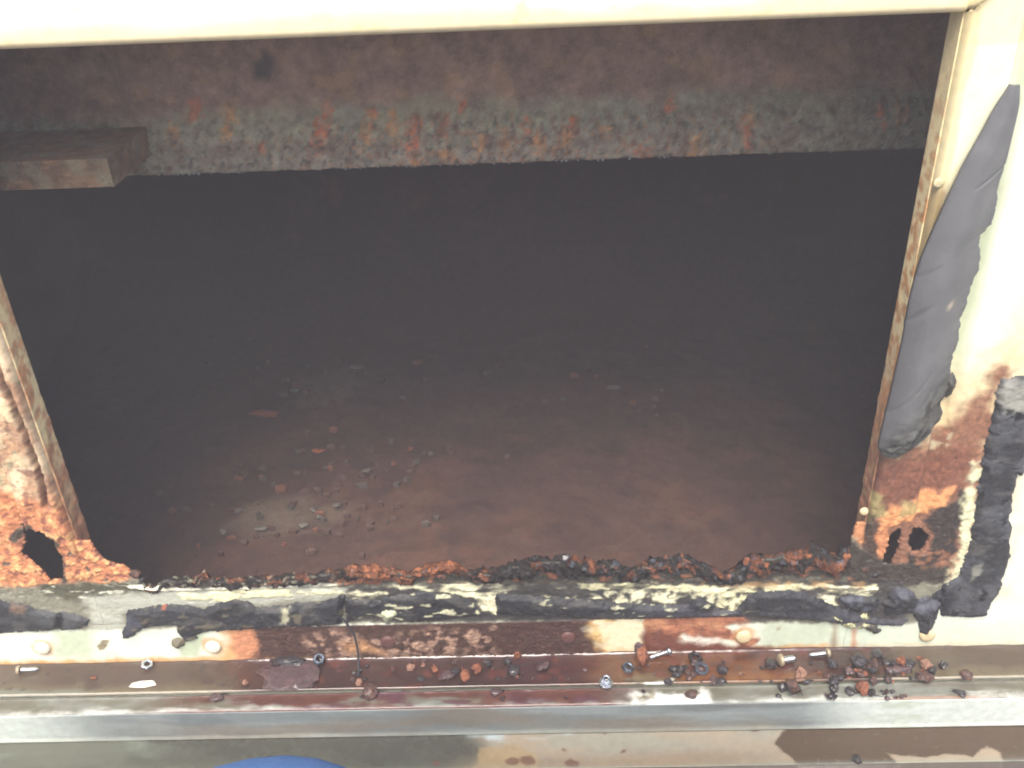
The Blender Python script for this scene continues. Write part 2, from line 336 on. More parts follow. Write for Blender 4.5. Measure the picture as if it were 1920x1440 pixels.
    p.mix((176, 190, 160), 0.8 * st * px([(100, 1180), (175, 1185), (170, 1232), (105, 1235)], 0.008, 0.006, 50, 2))
    p.mix((176, 190, 160), 0.9 * st * px([(345, 1190), (385, 1185), (375, 1232), (335, 1235)], 0.005, 0.006, 50, 3))
    p.mix((140, 128, 98), st * px([(180, 1212), (192, 1199), (205, 1200), (196, 1218), (186, 1220)], 0.0012, 0.0012, 90, 2), 0.6, 0.8)
    p.mix((226, 162, 86), st * px([(400, 1165), (470, 1160), (500, 1240), (408, 1240), (425, 1200)], 0.010, 0.006, 50, 6))
    p.mix((206, 120, 76), st * px([(428, 1165), (490, 1160), (520, 1240), (440, 1240)], 0.008, 0.006, 50, 7), 0.6, 0.7, var=0.2)
    dr = st * px([(482, 1150), (1120, 1150), (1112, 1180), (1142, 1215), (1150, 1240), (478, 1240)], 0.009, 0.012, 40, 8)
    p.mix((78, 46, 40), dr, 0.4, 1.0, 0.0010, var=0.4, vf=120)
    p.mix((166, 122, 104), dr * px([(570, 1196), (640, 1180), (700, 1198), (800, 1180), (930, 1175), (925, 1222), (640, 1230), (580, 1215)], 0.008, 0.010, 60, 9) * p.blot(85, -0.2, 0.3, 46), 0.7, 1.0, 0.0008, var=0.25, vf=230)
    p.mix((206, 140, 84), dr * px([(640, 1205), (680, 1202), (720, 1222), (660, 1224)], 0.006, 0.005, 60, 3) * 0.8)
    p.mix((236, 178, 84), st * px([(1100, 1160), (1150, 1158), (1165, 1220), (1140, 1232)], 0.009, 0.007, 50, 3) * 0.9, 0.6)
    p.mix((228, 216, 180), st * px([(1118, 1166), (1215, 1160), (1210, 1195), (1200, 1218), (1150, 1222), (1135, 1190)], 0.006, 0.012, 50, 4), 0.5, 0.3)
    r2 = st * px([(1205, 1158), (1395, 1152), (1400, 1168), (1360, 1176), (1420, 1200), (1405, 1216), (1360, 1202), (1300, 1200), (1245, 1200), (1215, 1192)], 0.003, 0.006, 60, 5)
    p.mix((168, 88, 58), r2, 0.5, 0.9, var=0.5, vf=90)
    p.mix((206, 132, 84), r2 * p.blot(60, -0.1, 0.6, 47, 5, 2) * 0.8, 0.5, 0.8, var=0.2)
    p.mix((214, 204, 190), st * px([(1280, 1192), (1350, 1196), (1350, 1212), (1290, 1222), (1270, 1210)], 0.003, 0.005, 80, 6), 0.4, 0.6)
    p.mix((120, 54, 36), st * px([(1205, 1185), (1240, 1182), (1280, 1205), (1420, 1212), (1600, 1226), (1600, 1240), (1140, 1240), (1200, 1222)], 0.004, 0.004, 60, 7), 0.4, 0.6, var=0.2)
    p.mix((130, 92, 66), 0.7 * st * px([(1560, 1160), (1572, 1160), (1568, 1220), (1558, 1222)], 0.004, 0.002, 60, 3))
    p.mix((196, 106, 62), 0.75 * st * px([(1597, 1178), (1606, 1178), (1606, 1230), (1594, 1230)], 0.0025, 0.002, 60, 4))
    p.mix((150, 138, 112), 0.7 * st * px([(1455, 1176), (1465, 1174), (1462, 1182), (1456, 1184)], 0.001, 0.001))
    for rx_, ry_ in ((80, 1215), (400, 1210), (1395, 1191)):     # rust halo round the rivets
        c = wallP(rx_, ry_); d = np.hypot(X - c[0], Z - c[1]) + 0.002 * p.n(90)
        p.mix((206, 138, 76), 0.75 * st * (1 - sstep(0.007, 0.014, d)) * sstep(0.004, 0.007, d))
    g_ = (p.C @ np.array([0.3, 0.59, 0.11]))[..., None]; p.C += (g_ * np.array([1.10, 1.0, 0.66]) - p.C) * (0.34 * sstep(0.15, 0.6, (p.C.max(-1) - p.C.min(-1)) / (p.C.max(-1) + 1e-6)))[..., None]
    p.H += (0.0006 * p.n(150, 3, 5) + 0.0008 * p.n(420, 2, 8)) * np.clip(p.B, 0, 1)
    return p

HOLES = [[(38, 990), (60, 984), (85, 990), (105, 1008), (118, 1040), (121, 1086), (95, 1088), (80, 1068), (58, 1050), (40, 1042), (44, 1020)],
         [(1668, 1000), (1680, 985), (1690, 992), (1684, 1030), (1672, 1056), (1652, 1056), (1660, 1030)],
         [(1702, 1002), (1714, 990), (1732, 992), (1741, 1002), (1738, 1020), (1726, 1036), (1708, 1034), (1702, 1020)]]
CRACK = [wallP(*q) for q in [(-60, 560), (0, 688), (30, 755), (55, 820), (80, 890), (92, 945)]]

def front_relief(X, Z, p):
    Y = -p.H.copy()
    # raised rolled lip on both sides of the opening, then a fold down to the panel
    for sgn, xe in ((1, XR), (-1, -XL)):
        d = sgn * X - xe
        k = sstep(0.0, 0.10, Z) if sgn > 0 else sstep(0.02, 0.06, Z)
        prof = np.where(d < 0.0035, 0.002 - 0.007 * np.sqrt(np.clip(d / 0.0035, 0, 1)), np.where(d < 0.036, -0.005, -0.005 + 0.011 * sstep(0.036, 0.044, d) - 0.005 * sstep(0.046, 0.060, d)))
        Y += np.where(d > -0.001, prof * k, 0)
    d = Z - ZT
    Y += np.where((d > -0.001) & (X > XL - np.maximum(d, 0)) & (X < XR + np.maximum(d, 0)), np.where(d < 0.003, 0.001 - 0.005 * np.sqrt(np.clip(d / 0.003, 0, 1)), -0.004), 0)
    dc = sdline(X, Z, CRACK) + 0.0015 * fbm(X * 120, Z * 120, 3, 4)
    Y += 0.009 * (1 - sstep(0.0005, 0.004, dc))
    return Y
def keep_front(X, Z):
    xm, zm = mids(X), mids(Z); k = np.ones(xm.shape, bool)
    inside = (xm > XL) & (xm < XR)
    k &= ~(inside & (zm < ZT) & (zm > jag(xm) - 0.0025))
    for q in HOLES:
        pts = np.array([wallP(*a) for a in q]); lo, hi = pts.min(0) - 0.01, pts.max(0) + 0.01
        sel = (xm > lo[0]) & (xm < hi[0]) & (zm > lo[1]) & (zm < hi[1])
        k[sel] &= (sdf(xm[sel], zm[sel], pts) + 0.002 * fbm(xm[sel] * 200, zm[sel] * 200, 3, 6)) > 0
    return k
def front_piece(name, us, vs, extra=None):
    X, Z = np.meshgrid(us, vs, indexing='ij'); p = paint_front(X, Z)
    Y = front_relief(X, Z, p); k = keep_front(X, Z)
    if extra is not None: k &= extra(mids(X), mids(Z))
    dark = 0
    o = grid_mesh(name, np.stack([X, Y, Z], -1), p, M_PANEL, k, None, rim=(0, 0.003, 0))
    return into(o)
zs_low = axis(ZLEDGE, 0.06, 0.0010)
zs_all = np.concatenate([zs_low, axis(0.06, ZMAX, 0.0032)[1:]])
sill = front_piece('sill_frame', axis(XL, XR, 0.00115), axis(ZLEDGE, 0.045, 0.0010))
left_fr = front_piece('left_frame', np.concatenate([axis(XMIN, -0.56, 0.006)[:-1], axis(-0.56, XL, 0.00115)]), np.concatenate([axis(ZLEDGE, 0.32, 0.0012), axis(0.32, ZMAX, 0.004)[1:]]), lambda x, z: (z - ZT) < (XL - x) + 0.0)
right_fr = front_piece('right_frame', np.concatenate([axis(XR, 0.56, 0.00115), axis(0.56, XMAX, 0.006)[1:]]), np.concatenate([zs_low, axis(0.06, ZT, 0.002)[1:], axis(ZT, ZMAX, 0.002)[1:]]), lambda x, z: (z - ZT) < (x - XR))
head = front_piece('head_rail', axis(XMIN, XMAX, 0.0025), axis(ZT, ZMAX, 0.0025), lambda x, z: ((z - ZT) > (x - XR) + 0.0012) & ((z - ZT) > (XL - x) + 0.0012))
for o, l in ((sill, 'bottom frame with peeling sealant, rust and a broken upper edge'), (left_fr, 'orange rusted left side frame with a hole at its foot'), (right_fr, 'white right side frame rusting at its foot'), (head, 'bright white top rail with yellowed lower edge')): o['label'] = l

# inward returns of the two sides
def jamb(name, x, fl, sharp):
    ys = axis(0.0022, 0.024, 0.0015); zs = axis(0.004, ZT, 0.002)
    A, B = np.meshgrid(ys, zs, indexing='ij')
    cv = lambda px_, py_: (0.015, onY(px_, py_, 0.015)[2])
    p = Paint(A, B, cv, (238, 218, 166), 0.6, 0.5)  # cream lightened: sunlight on the returns put into the colour
    p.mix((240, 226, 180), sstep(0.018, 0.028, A) * sstep(0.05, 0.2, B) * 0.8, var=0.1)
    b = p.n(70, 4, 3)
    if sharp:
        p.mix((206, 160, 112), sstep(0.0, 0.6, b + 1.0 * (0.26 - B) / 0.3), 0.7, 0.8, var=0.3)
        p.mix((196, 134, 80), 0.85 * p.blot(85, -0.1, 0.3, 21) * (1 - sstep(0.34, 0.48, B)), 0.75, 0.9, var=0.3)
        p.mix((160, 110, 84), (1 - sstep(0.05, 0.26, B + 0.06 * b)), 0.75, 1.0, var=0.35)
        p.mix((176, 150, 100), (1 - sstep(0.1, 0.2, B)) * p.blot(110, 0.25, 0.45, 4), 0.7, 1.0)
    else:
        p.mix((206, 152, 108), (1 - sstep(0.2, 0.5, B)) * p.blot(60, -0.2, 0.3, 7), 0.7, 0.9, var=0.3)
        p.mix((176, 122, 90), (1 - sstep(0.02, 0.2, B + 0.05 * b)), 0.75, 1.0, var=0.35)
    w_ = 0.0012 * p.n(60, 3, 9) * (1 - sstep(0.1, 0.3, B))
    return into(grid_mesh(name, np.stack([x - 0.0007 * fl + w_ * fl, A, B], -1), p, M_PANEL, None, None, rim=(0.002 * fl, 0, 0)))
jamb('right_return', XR, 1, True); jamb('left_return', XL, -1, False)

# crumbling scale along the broken sill edge
us = axis(wallP(268, 1090)[0], wallP(1592, 1040)[0], 0.0011); th = np.linspace(0, 2 * np.pi, 29)
U, T = np.meshgrid(us, th, indexing='ij')
def crust_px(x): return 960 + (x - wallP(960, 1070)[0]) / (wallP(961, 1070)[0] - wallP(960, 1070)[0])
PXU = crust_px(U)
amt = np.interp(PXU, [250, 300, 620, 680, 760, 880, 980, 1150, 1330, 1420, 1600], [0.5, 0.7, 0.75, 0.95, 0.9, 0.7, 1.1, 1.0, 0.8, 1.25, 1.4])
cs, sn = np.cos(T), np.sin(T)
rad = 0.0062 * amt * np.clip(0.9 + 0.9 * fbm(U * 45 + cs * 0.5, sn * 0.5 + U * 9, 4, 3) + 0.75 * fbm(U * 210 + cs * 2.2, sn * 2.2, 4, 5), 0.1, 2.2)
zc = np.minimum(jag(U), wallP(1500, 1034)[1]) - 0.0065 * amt
CV = np.stack([U + 0.002 * fbm(U * 150 + cs, sn * 1.0, 3, 9), 0.0015 + rad * 1.15 * cs, zc + rad * 1.0 * sn], -1)
p = Paint(U, T * 0.008, lambda a, b: (0, 0), (50, 46, 44), 0.72, 1.0)
p.C *= (1 + 0.5 * p.n(180, 4, 3))[..., None]
ob = np.interp(PXU, [250, 300, 380, 600, 680, 860, 900, 990, 1200, 1260, 1330, 1420, 1480, 1600], [0.3, -0.5, -0.3, -0.15, 0.25, 0.3, -0.35, -0.45, -0.3, 0.0, -0.4, -0.2, 0.1, 0.1])
p.mix((118, 76, 56), sstep(-0.15, 0.25, p.n(60, 4, 6) + ob), 0.7, 1.0, var=0.5, vf=200)
p.mix((170, 110, 76), sstep(0.15, 0.45, p.n(110, 4, 8) + ob * 0.8 - 0.1), 0.85, 1.0, var=0.4)
p.mix((150, 146, 126), sstep(0.25, 0.5, p.n(140, 4, 10)) * sstep(700, 500, PXU), 0.5, 1.0)
p.mix((90, 96, 104), sstep(0.3, 0.5, p.n(170, 4, 12)) * sstep(900, 1000, PXU), 0.35, 1.0)
crust = into(grid_mesh('rust_crust', CV, p, M_RUST)); crust['label'] = 'crumbly black and orange rust scale along the broken edge'

# rivets on the white strip
def dome(name, c, r, h, mat, parent=None, seg=20, squash=1.0):
    bm = bmesh.new(); prev = None; rings = [(1.0, 0.0), (0.98, 0.35), (0.85, 0.72), (0.6, 0.92), (0.3, 1.0)]
    for rr, hh in rings:
        ring = [bm.verts.new((c[0] + r * rr * math.cos(a), c[1] - h * hh, c[2] + r * rr * squash * math.sin(a))) for a in [2 * math.pi * k / seg for k in range(seg)]]
        if prev:
            for k in range(seg): bm.faces.new((prev[k], prev[(k + 1) % seg], ring[(k + 1) % seg], ring[k]))
        prev = ring
    bm.faces.new(prev)
    bmesh.ops.recalc_face_normals(bm, faces=bm.faces)
    me = bpy.data.meshes.new(name); bm.to_mesh(me); bm.free(); me.materials.append(mat)
    for f_ in me.polygons: f_.use_smooth = True
    return into(link(bpy.data.objects.new(name, me)))
M_RIVW = plain_mat('painted_rivet', (228, 222, 200), 0.45, nvar=0.12)
M_RIVR = plain_mat('rusted_rivet', (92, 60, 54), 0.45, nvar=0.3)
M_RIVL = plain_mat('yellowed_rivet', (186, 176, 138), 0.6, nvar=0.25)
M_RIVC = plain_mat('cream_rivet', (206, 186, 146), 0.5, nvar=0.2)
for (x, y, m, l) in ((80, 1214, M_RIVW, 'white painted rivet'), (400, 1212, M_RIVW, 'white rivet with a rust halo'), (728, 1202, M_RIVR, 'rust covered rivet'), (1065, 1194, M_RIVR, 'purple brown rusted rivet'), (1394, 1193, M_RIVC, 'cream rivet in a ring of rust'), (1738, 1190, M_RIVC, 'cream rivet under the hanging sealant')):
    c = onY(x, y, 0.0); r = dome('rivet', (c[0], -0.0003, c[2]), 0.0078, 0.0036, m); r['label'] = l
c = onY(1760, 343, -0.005); r = dome('rivet', (c[0], -0.0046, c[2]), 0.0040, 0.0020, M_RIVL); r['label'] = 'small pale rivet on the right lip'
c = onY(1602, 957, 0.0); r = dome('rivet', (c[0] + 0.008, -0.001, c[2]), 0.004, 0.003, M_RIVC); r['label'] = 'small pale screw head at the foot of the right lip'
# ---- ledge, step, upright flange and lower rail: one folded profile, four pieces
Y1 = onZ(960, 1287, ZLEDGE)[1]; ZST = ZLEDGE - 0.0045; Y1b = Y1 - 0.0012
Y2 = onZ(960, 1323, ZST)[1]; ZF = onY(960, 1377, Y2 - 0.001)[2]; ZSH = ZF
Y3 = onZ(960, 1446, ZSH)[1]
print('profile', Y1, Y2, ZST, ZF, Y3)
ledgeP = lambda x, y: onZ(x, y, ZLEDGE)[[0, 1]]
stepP = lambda x, y: onZ(x, y, ZST)[[0, 1]]
flanP = lambda x, y: onY(x, y, Y2)[[0, 2]]
shelP = lambda x, y: onZ(x, y, ZSH)[[0, 1]]
xs = axis(XMIN, XMAX, 0.0016)

# ledge
U, V = np.meshgrid(xs, axis(Y1, 0.0, 0.0010), indexing='ij')
p = Paint(U, V, ledgeP, (70, 56, 46), 0.4, 0.3)  # brown base darkened further: shade from the person put into the colour
p.mix((84, 74, 60), p.blot(20, -0.2, 0.5, 2, 4, 3) * 0.7, ax=3)
p.mix((98, 88, 66), 0.8 * (1 - sstep(Y1 + 0.004, Y1 + 0.018, V + 0.006 * p.n(40, 3, 3, 3))) * (p.xr(-300, 420, 60, 1260) + p.xr(1560, 2300, 40, 1260)), 0.4)
p.mix((112, 118, 108), 0.8 * (1 - sstep(Y1 + 0.002, Y1 + 0.009, V + 0.004 * p.n(60, 3, 4, 3))) * p.xr(-100, 180, 60, 1260), 0.4)
wet = p.xr(450, 1660, 60, 1260)
p.mix((60, 42, 38), wet, 0.10, 0.12, var=0.35, vf=40, ax=3)
p.mix((92, 58, 36), p.xr(1090, 1480, 90, 1260) * sstep(-0.35, 0.3, p.n(35, 4, 5, 2) + 0.2), 0.14, 0.12, var=0.25, ax=2)
p.mix((116, 78, 44), p.xr(1250, 1520, 70, 1260) * (1 - sstep(Y1 + 0.004, Y1 + 0.016, V + 0.004 * p.n(40))) * 0.9, 0.16)
p.mix((100, 90, 68), p.xr(1170, 1260, 20, 1260) * (1 - sstep(Y1 + 0.006, Y1 + 0.020, V + 0.004 * p.n(50, 3, 8))) * 0.8, 0.2)
p.mix((62, 36, 36), p.xr(940, 1120, 60, 1260) * 0.6, 0.1)
p.mix((60, 46, 36), p.xr(1560, 1680, 40, 1260) * p.blot(40, -0.4, 0.2, 9) * 0.8, 0.12)
p.mix((92, 50, 42), wet * p.blot(60, 0.2, 0.5, 6) * 0.7, 0.15)
p.mix((46, 40, 38), p.blot(110, 0.5, 0.62, 13) * 0.8, 0.4)
for q in ([(155, 1268), (190, 1258), (188, 1290), (160, 1296)], [(380, 1270), (402, 1264), (398, 1280), (382, 1282)]):
    p.mix((64, 48, 42), 0.8 * p.poly(q, 0.003, 0.003, 70), 0.3)
p.mix((196, 196, 186), p.poly([(1210, 1280), (1262, 1274), (1258, 1286), (1212, 1288)], 0.002, 0.004, 80, 3), 0.3)
Zl = ZLEDGE + 0.0032 * np.exp(V / 0.0022) * (0.5 + 0.5 * wet + 0.3 * p.n(30, 2, 3)) + 0.0022 * np.exp((Y1 - V) / 0.0018) + 0.0003 * p.n(70, 3, 4)
p.mix((70, 46, 48), np.exp(V / 0.0022) * 0.8 * p.xr(430, 1640, 60, 1240), 0.08)
p.mix((176, 168, 150), np.exp((Y1 - V) / 0.0010) * 0.6 * (1 - 0.8 * wet), 0.35)  # pale edge: the lip's highlight painted into the colour
ledge = into(grid_mesh('drip_ledge', np.stack([U, V, Zl], -1), p, M_LEDGE, None, None, rim=(0, 0, -0.0035), flip=False)); ledge['label'] = 'narrow wet ledge stained brown, holding screws and rust chips'

# step below the ledge
U, V = np.meshgrid(xs, axis(Y2, Y1b, 0.0009), indexing='ij')
p = Paint(U, V, stepP, (98, 96, 82), 0.5, 0.4)  # base dimmed: the crouching person's shade is part of this colour
p.mix((120, 124, 116), p.blot(30, -0.2, 0.4, 2, 4, 4) * 0.8)
wet = p.xr(330, 1180, 90, 1305)
p.mix((84, 52, 44), wet * sstep(-0.5, 0.1, p.n(30, 4, 3, 3) + 0.1 + 12 * (V - (Y1 + Y2) / 2)), 0.14, 0.3, var=0.35, ax=3)
p.mix((82, 52, 58), p.xr(560, 1150, 60, 1305) * p.blot(50, -0.1, 0.3, 5, 4, 3), 0.1, 0.3)
p.mix((190, 192, 184), 0.75 * sstep(-0.3, 0.9, 0.6 * p.n(40, 4, 7, 3) + 0.7 * p.n(150, 5, 17, 3) + 110 * (Y2 + 0.0048 - V)) * (0.9 - 0.55 * p.xr(520, 1110, 80, 1315)), 0.5, 0.9, 0.0005, var=0.25, vf=200)
p.mix((230, 232, 224), p.xr(1180, 1330, 30, 1305) * p.poly([(1180, 1300), (1330, 1296), (1340, 1320), (1180, 1322)], 0.004, 0.006, 50, 3) * p.blot(50, -0.35, 0.0, 8), 0.5, 0.7)
p.mix((120, 110, 84), p.poly([(1190, 1304), (1225, 1300), (1230, 1312), (1195, 1314)], 0.003, 0.003, 60) * 0.8)
p.mix((132, 96, 72), p.xr(1650, 1850, 40, 1315) * (1 - sstep(Y2 + 0.001, Y2 + 0.003, V + 0.002 * p.n(40, 3, 6, 3))) * 0.7)
p.mix((92, 88, 76), p.xr(1700, 1950, 60, 1300) * sstep(Y1 - 0.012, Y1 - 0.004, V + 0.004 * p.n(40, 3, 5, 3)), 0.45)
p.mix((90, 46, 40), p.xr(300, 1130, 80, 1320) * (1 - sstep(Y2 + 0.0004, Y2 + 0.0016, V)) * 0.9, 0.3)
Zs = ZST + 0.0014 * np.exp((V - Y1b) / 0.0015) - 0.0016 * np.exp((Y2 - V) / 0.0012) + p.H + 0.0004 * p.n(90, 3, 5)
step = into(grid_mesh('step', np.stack([U, V, Zs], -1), p, M_LEDGE, None, None, rim=(0, 0, -0.0015))); step['label'] = 'narrow step with white corrosion along its outer edge'

# upright flange
U, V = np.meshgrid(xs, axis(ZF + 0.0006, ZST - 0.0022, 0.0012), indexing='ij')
p = Paint(U, V, flanP, (112, 119, 119), 0.45, 0.35)
p.mix((140, 149, 148), p.blot(40, -0.1, 0.5, 3, 5, 6) * 0.6, var=0.05)
p.mix((90, 98, 102), p.blot(55, 0.1, 0.5, 6, 5, 7) * 0.5)
p.mix((198, 206, 196), p.xr(-600, 130, 120, 1350) * 0.75); p.mix((206, 214, 206), p.xr(1560, 2600, 90, 1350) * 0.8)  # ends left pale, middle grey: the person's shade put into the colour
p.mix((208, 204, 176), (1 - sstep(ZF + 0.002, ZF + 0.008, V + 0.003 * p.n(40, 3, 3, 4))) * 0.2)
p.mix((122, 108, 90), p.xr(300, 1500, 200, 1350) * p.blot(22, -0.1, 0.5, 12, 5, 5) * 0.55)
p.mix((150, 160, 134), p.xr(1640, 1780, 60, 1340) * p.blot(40, -0.2, 0.4, 9, 4, 4) * 0.6)
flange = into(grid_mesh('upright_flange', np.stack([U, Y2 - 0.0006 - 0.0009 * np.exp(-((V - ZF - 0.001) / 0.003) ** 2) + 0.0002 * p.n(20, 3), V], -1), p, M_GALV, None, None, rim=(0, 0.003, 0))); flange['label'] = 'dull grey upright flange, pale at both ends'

# lower rail with wet patches
YS0 = Y2 + 0.004
U, V = np.meshgrid(xs, axis(Y3, YS0, 0.0012), indexing='ij')
p = Paint(U, V, shelP, (142, 128, 108), 0.6, 0.3)  # tan taken darker, with the person's shade put into the colour
p.mix((130, 130, 118), p.blot(16, -0.3, 0.5, 3, 4, 3) * 0.8, var=0.12)
p.mix((118, 96, 72), p.xr(880, 1460, 120, 1410) * (1 - sstep(Y3 + 0.012, Y3 + 0.030, V + 0.010 * p.n(25, 4, 9, 3))) * 0.6)
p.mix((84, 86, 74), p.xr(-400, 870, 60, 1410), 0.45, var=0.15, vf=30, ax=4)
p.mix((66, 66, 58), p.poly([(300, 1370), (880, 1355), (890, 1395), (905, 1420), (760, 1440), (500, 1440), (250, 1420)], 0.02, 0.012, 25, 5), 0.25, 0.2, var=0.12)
p.mix((112, 120, 106), p.xr(-400, 300, 130, 1410) * p.blot(30, -0.1, 0.5, 8, 4, 4) * 0.7)
p.mix((214, 214, 196), p.poly([(96, 1372), (165, 1370), (158, 1386), (140, 1378), (100, 1384)], 0.002, 0.003, 70, 3) * 0.9)
p.mix((158, 170, 172), p.poly([(868, 1362), (1020, 1366), (1085, 1368), (1040, 1378), (985, 1388), (915, 1388), (880, 1376)], 0.004, 0.005, 50, 4) * p.blot(60, -0.5, 0.1, 4, 4, 4), 0.35)
p.mix((140, 122, 92), p.poly([(900, 1402), (960, 1395), (1000, 1408), (1010, 1440), (890, 1440)], 0.003, 0.005, 60, 5) * 0.85, 0.35)
wetp = p.poly([(1450, 1395), (1470, 1368), (1500, 1352), (1930, 1342), (1930, 1436), (1880, 1432), (1875, 1412), (1850, 1400), (1820, 1418), (1780, 1414), (1720, 1420), (1662, 1412), (1690, 1438), (1500, 1440), (1485, 1420), (1465, 1406)], 0.0012, 0.002, 80, 6)
p.mix((74, 60, 46), wetp, 0.22, 0.12, var=0.1)
for k, (x, y, a) in enumerate(((961, 1428, 11), (991, 1426, 13), (1073, 1432, 12), (1416, 1367, 8), (1434, 1360, 4), (819, 1430, 7), (1170, 1409, 4), (1059, 1405, 3), (1134, 1374, 3))):
    q = [(x + a * math.cos(t_) * 1.1, y + a * 0.75 * math.sin(t_)) for t_ in [m_ * math.pi / 5 for m_ in range(10)]]
    p.mix((92, 64, 52), p.poly(q, 0.0012, 0.0022, 130, k) * 0.85, 0.4)
Zs = ZSH + 0.0003 * p.n(15, 3, 4) + 0.0022 * np.exp((Y3 - V) / 0.0025)
p.mix((176, 186, 172), sstep(0.0006, 0.0012, V - Y3) * np.exp((Y3 - V) / 0.002) * 0.9, 0.4); p.mix((70, 62, 52), 1 - sstep(0.0002, 0.0008, V - Y3))
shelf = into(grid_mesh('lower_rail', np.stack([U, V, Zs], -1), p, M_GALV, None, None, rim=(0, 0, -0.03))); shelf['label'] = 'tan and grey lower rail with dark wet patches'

# ---- inside
YB = 0.20; YBACK, ZFLOOR, ZCEIL = 0.95, -0.18, 0.66
beamP = lambda x, y: onY(x, y, YB)[[0, 2]]
ZB = beamP(960, 297)[1]; XI0, XI1 = XMIN + 0.01, XMAX - 0.01
U, V = np.meshgrid(axis(XI0, XI1, 0.0025), axis(ZB, ZCEIL, 0.0022), indexing='ij')
p = Paint(U, V, beamP, (146, 118, 102), 0.8, 0.9)
p.C *= (1 + 0.3 * p.n(30, 5, 2) + 0.2 * p.n(160, 3, 8))[..., None]
p.mix((166, 132, 100), p.blot(28, 0.15, 0.5, 4) * 0.6, 0.8, 1.0)
zg = beamP(960, 200)[1]
p.mix((138, 132, 114), 1 - sstep(zg - 0.006, zg + 0.012, V + 0.012 * p.n(25, 4, 3)), 0.6, 1.0, var=0.35, vf=100)
gb = sstep(zg - 0.030, zg - 0.006, V + 0.014 * p.n(40, 4, 5)) * (1 - sstep(zg - 0.004, zg + 0.014, V + 0.012 * p.n(25, 4, 6)))
p.mix((156, 150, 122), 0.75 * gb * (0.4 + 0.6 * p.xr(280, 1100, 150, 200)), 0.6, 0.8, var=0.25)
p.mix((150, 136, 120), 0.7 * (1 - sstep(zg - 0.045, zg - 0.02, V + 0.01 * p.n(40, 4, 9))) * p.xr(600, 1300, 200, 250), var=0.4, vf=200)
p.mix((60, 62, 60), (1 - sstep(zg - 0.01, zg, V)) * p.blot(55, 0.25, 0.55, 11, 4, 0.7) * 0.5, 0.4)
for (x, y, w_, h_) in ((330, 245, 10, 16), (432, 222, 12, 30), (605, 240, 16, 36), (365, 205, 14, 18), (690, 245, 9, 30), (740, 230, 12, 22), (778, 245, 13, 36), (696, 218, 6, 12), (825, 230, 5, 14), (838, 230, 5, 14), (985, 235, 7, 14), (865, 200, 6, 10), (1400, 222, 8, 20), (1395, 245, 7, 28), (1300, 268, 14, 18), (950, 255, 10, 18), (1010, 262, 14, 16), (1060, 250, 14, 22), (1075, 230, 10, 14), (900, 260, 10, 16), (1205, 280, 14, 10), (1645, 210, 7, 18), (1680, 208, 7, 18), (1130, 235, 6, 8), (840, 285, 14, 10), (780, 296, 12, 10), (495, 272, 8, 8), (1255, 195, 5, 8)):
    q = [(x + 0.8 * w_ * math.cos(a) + 0.25 * h_ * math.sin(a) * math.sin(x * 1.7), y + 1.15 * h_ * math.sin(a)) for a in [k * math.pi / 5 for k in range(10)]]
    m_ = p.poly(q, 0.004, 0.009, 130, x * 0.01, 0.6)
    p.mix((190, 108, 74) if (x // 5) % 2 else (196, 142, 92), m_ * (0.55 + 0.45 * p.blot(150, -0.2, 0.2, x * 0.1)), 0.8, 1.0, 0.0015, var=0.45, vf=180)
p.mix((44, 50, 52), p.poly([(472, 118), (500, 102), (515, 115), (505, 145), (478, 150)], 0.006, 0.006, 50) * 0.8)
p.mix((160, 110, 78), 0.7 * (1 - sstep(zg - 0.02, zg, V + 0.01 * p.n(30))) * p.blot(110, 0.12, 0.4, 31, 5, 0.5) * p.xr(500, 1400, 250, 260), 0.8, 1.0, var=0.3)
p.mix((116, 94, 80), 0.55 * p.blot(60, 0.1, 0.5, 35, 5, 0.5) * (V < zg) + 0.5 * p.blot(45, 0.1, 0.5, 33, 5, 1.4), 0.8, 1.0, var=0.3)
pit = (1 - sstep(zg - 0.015, zg + 0.005, V)) * p.blot(130, 0.25, 0.5, 37, 4, 0.7)
p.mix((64, 60, 56), pit * 0.6, 0.5); p.H += 0.0022 * p.n(90, 5, 3) * (1 - 0.6 * sstep(zg, zg + 0.02, V)) - 0.002 * pit
o = grid_mesh('inner_beam', np.stack([U, YB - p.H - 0.012 * sstep(zg + 0.01, zg - 0.02, V), V], -1), p, M_INNER, None, None, rim=(0, 0.012, 0)); into(o); o['label'] = 'rusty inner cross beam with a greenish band and orange spots'
beam = o
# hanging drops along its lower edge
bm = bmesh.new(); x = beamP(300, 300)[0]; xe = beamP(1560, 300)[0]
while x < xe:
    r_ = rng.uniform(0.0009, 0.0018)
    g = bmesh.ops.create_icosphere(bm, subdivisions=1, radius=r_)
    for v in g['verts']: v.co = Vector((v.co.x + x, v.co.y + YB - 0.011, v.co.z * 1.25 + ZB - 0.0004))
    x += rng.choice([0.004, 0.006, 0.012, 0.026]) * rng.uniform(0.8, 1.2) * (1 if x < beamP(1250, 300)[0] else 2.5)
me = bpy.data.meshes.new('water_drops'); bm.to_mesh(me); bm.free()
for f_ in me.polygons: f_.use_smooth = True
mw, t, b = node_mat('water'); b.inputs['Base Color'].default_value = (0.85, 0.88, 0.9, 1); b.inputs['Roughness'].default_value = 0.08; b.inputs['Transmission Weight'].default_value = 0.82; b.inputs['IOR'].default_value = 1.33  # whitish, partly opaque body puts the drops' glint into the colour
me.materials.append(mw); dr_ = link(bpy.data.objects.new('water_drops', me)); dr_.parent = beam; dr_['kind'] = 'stuff'
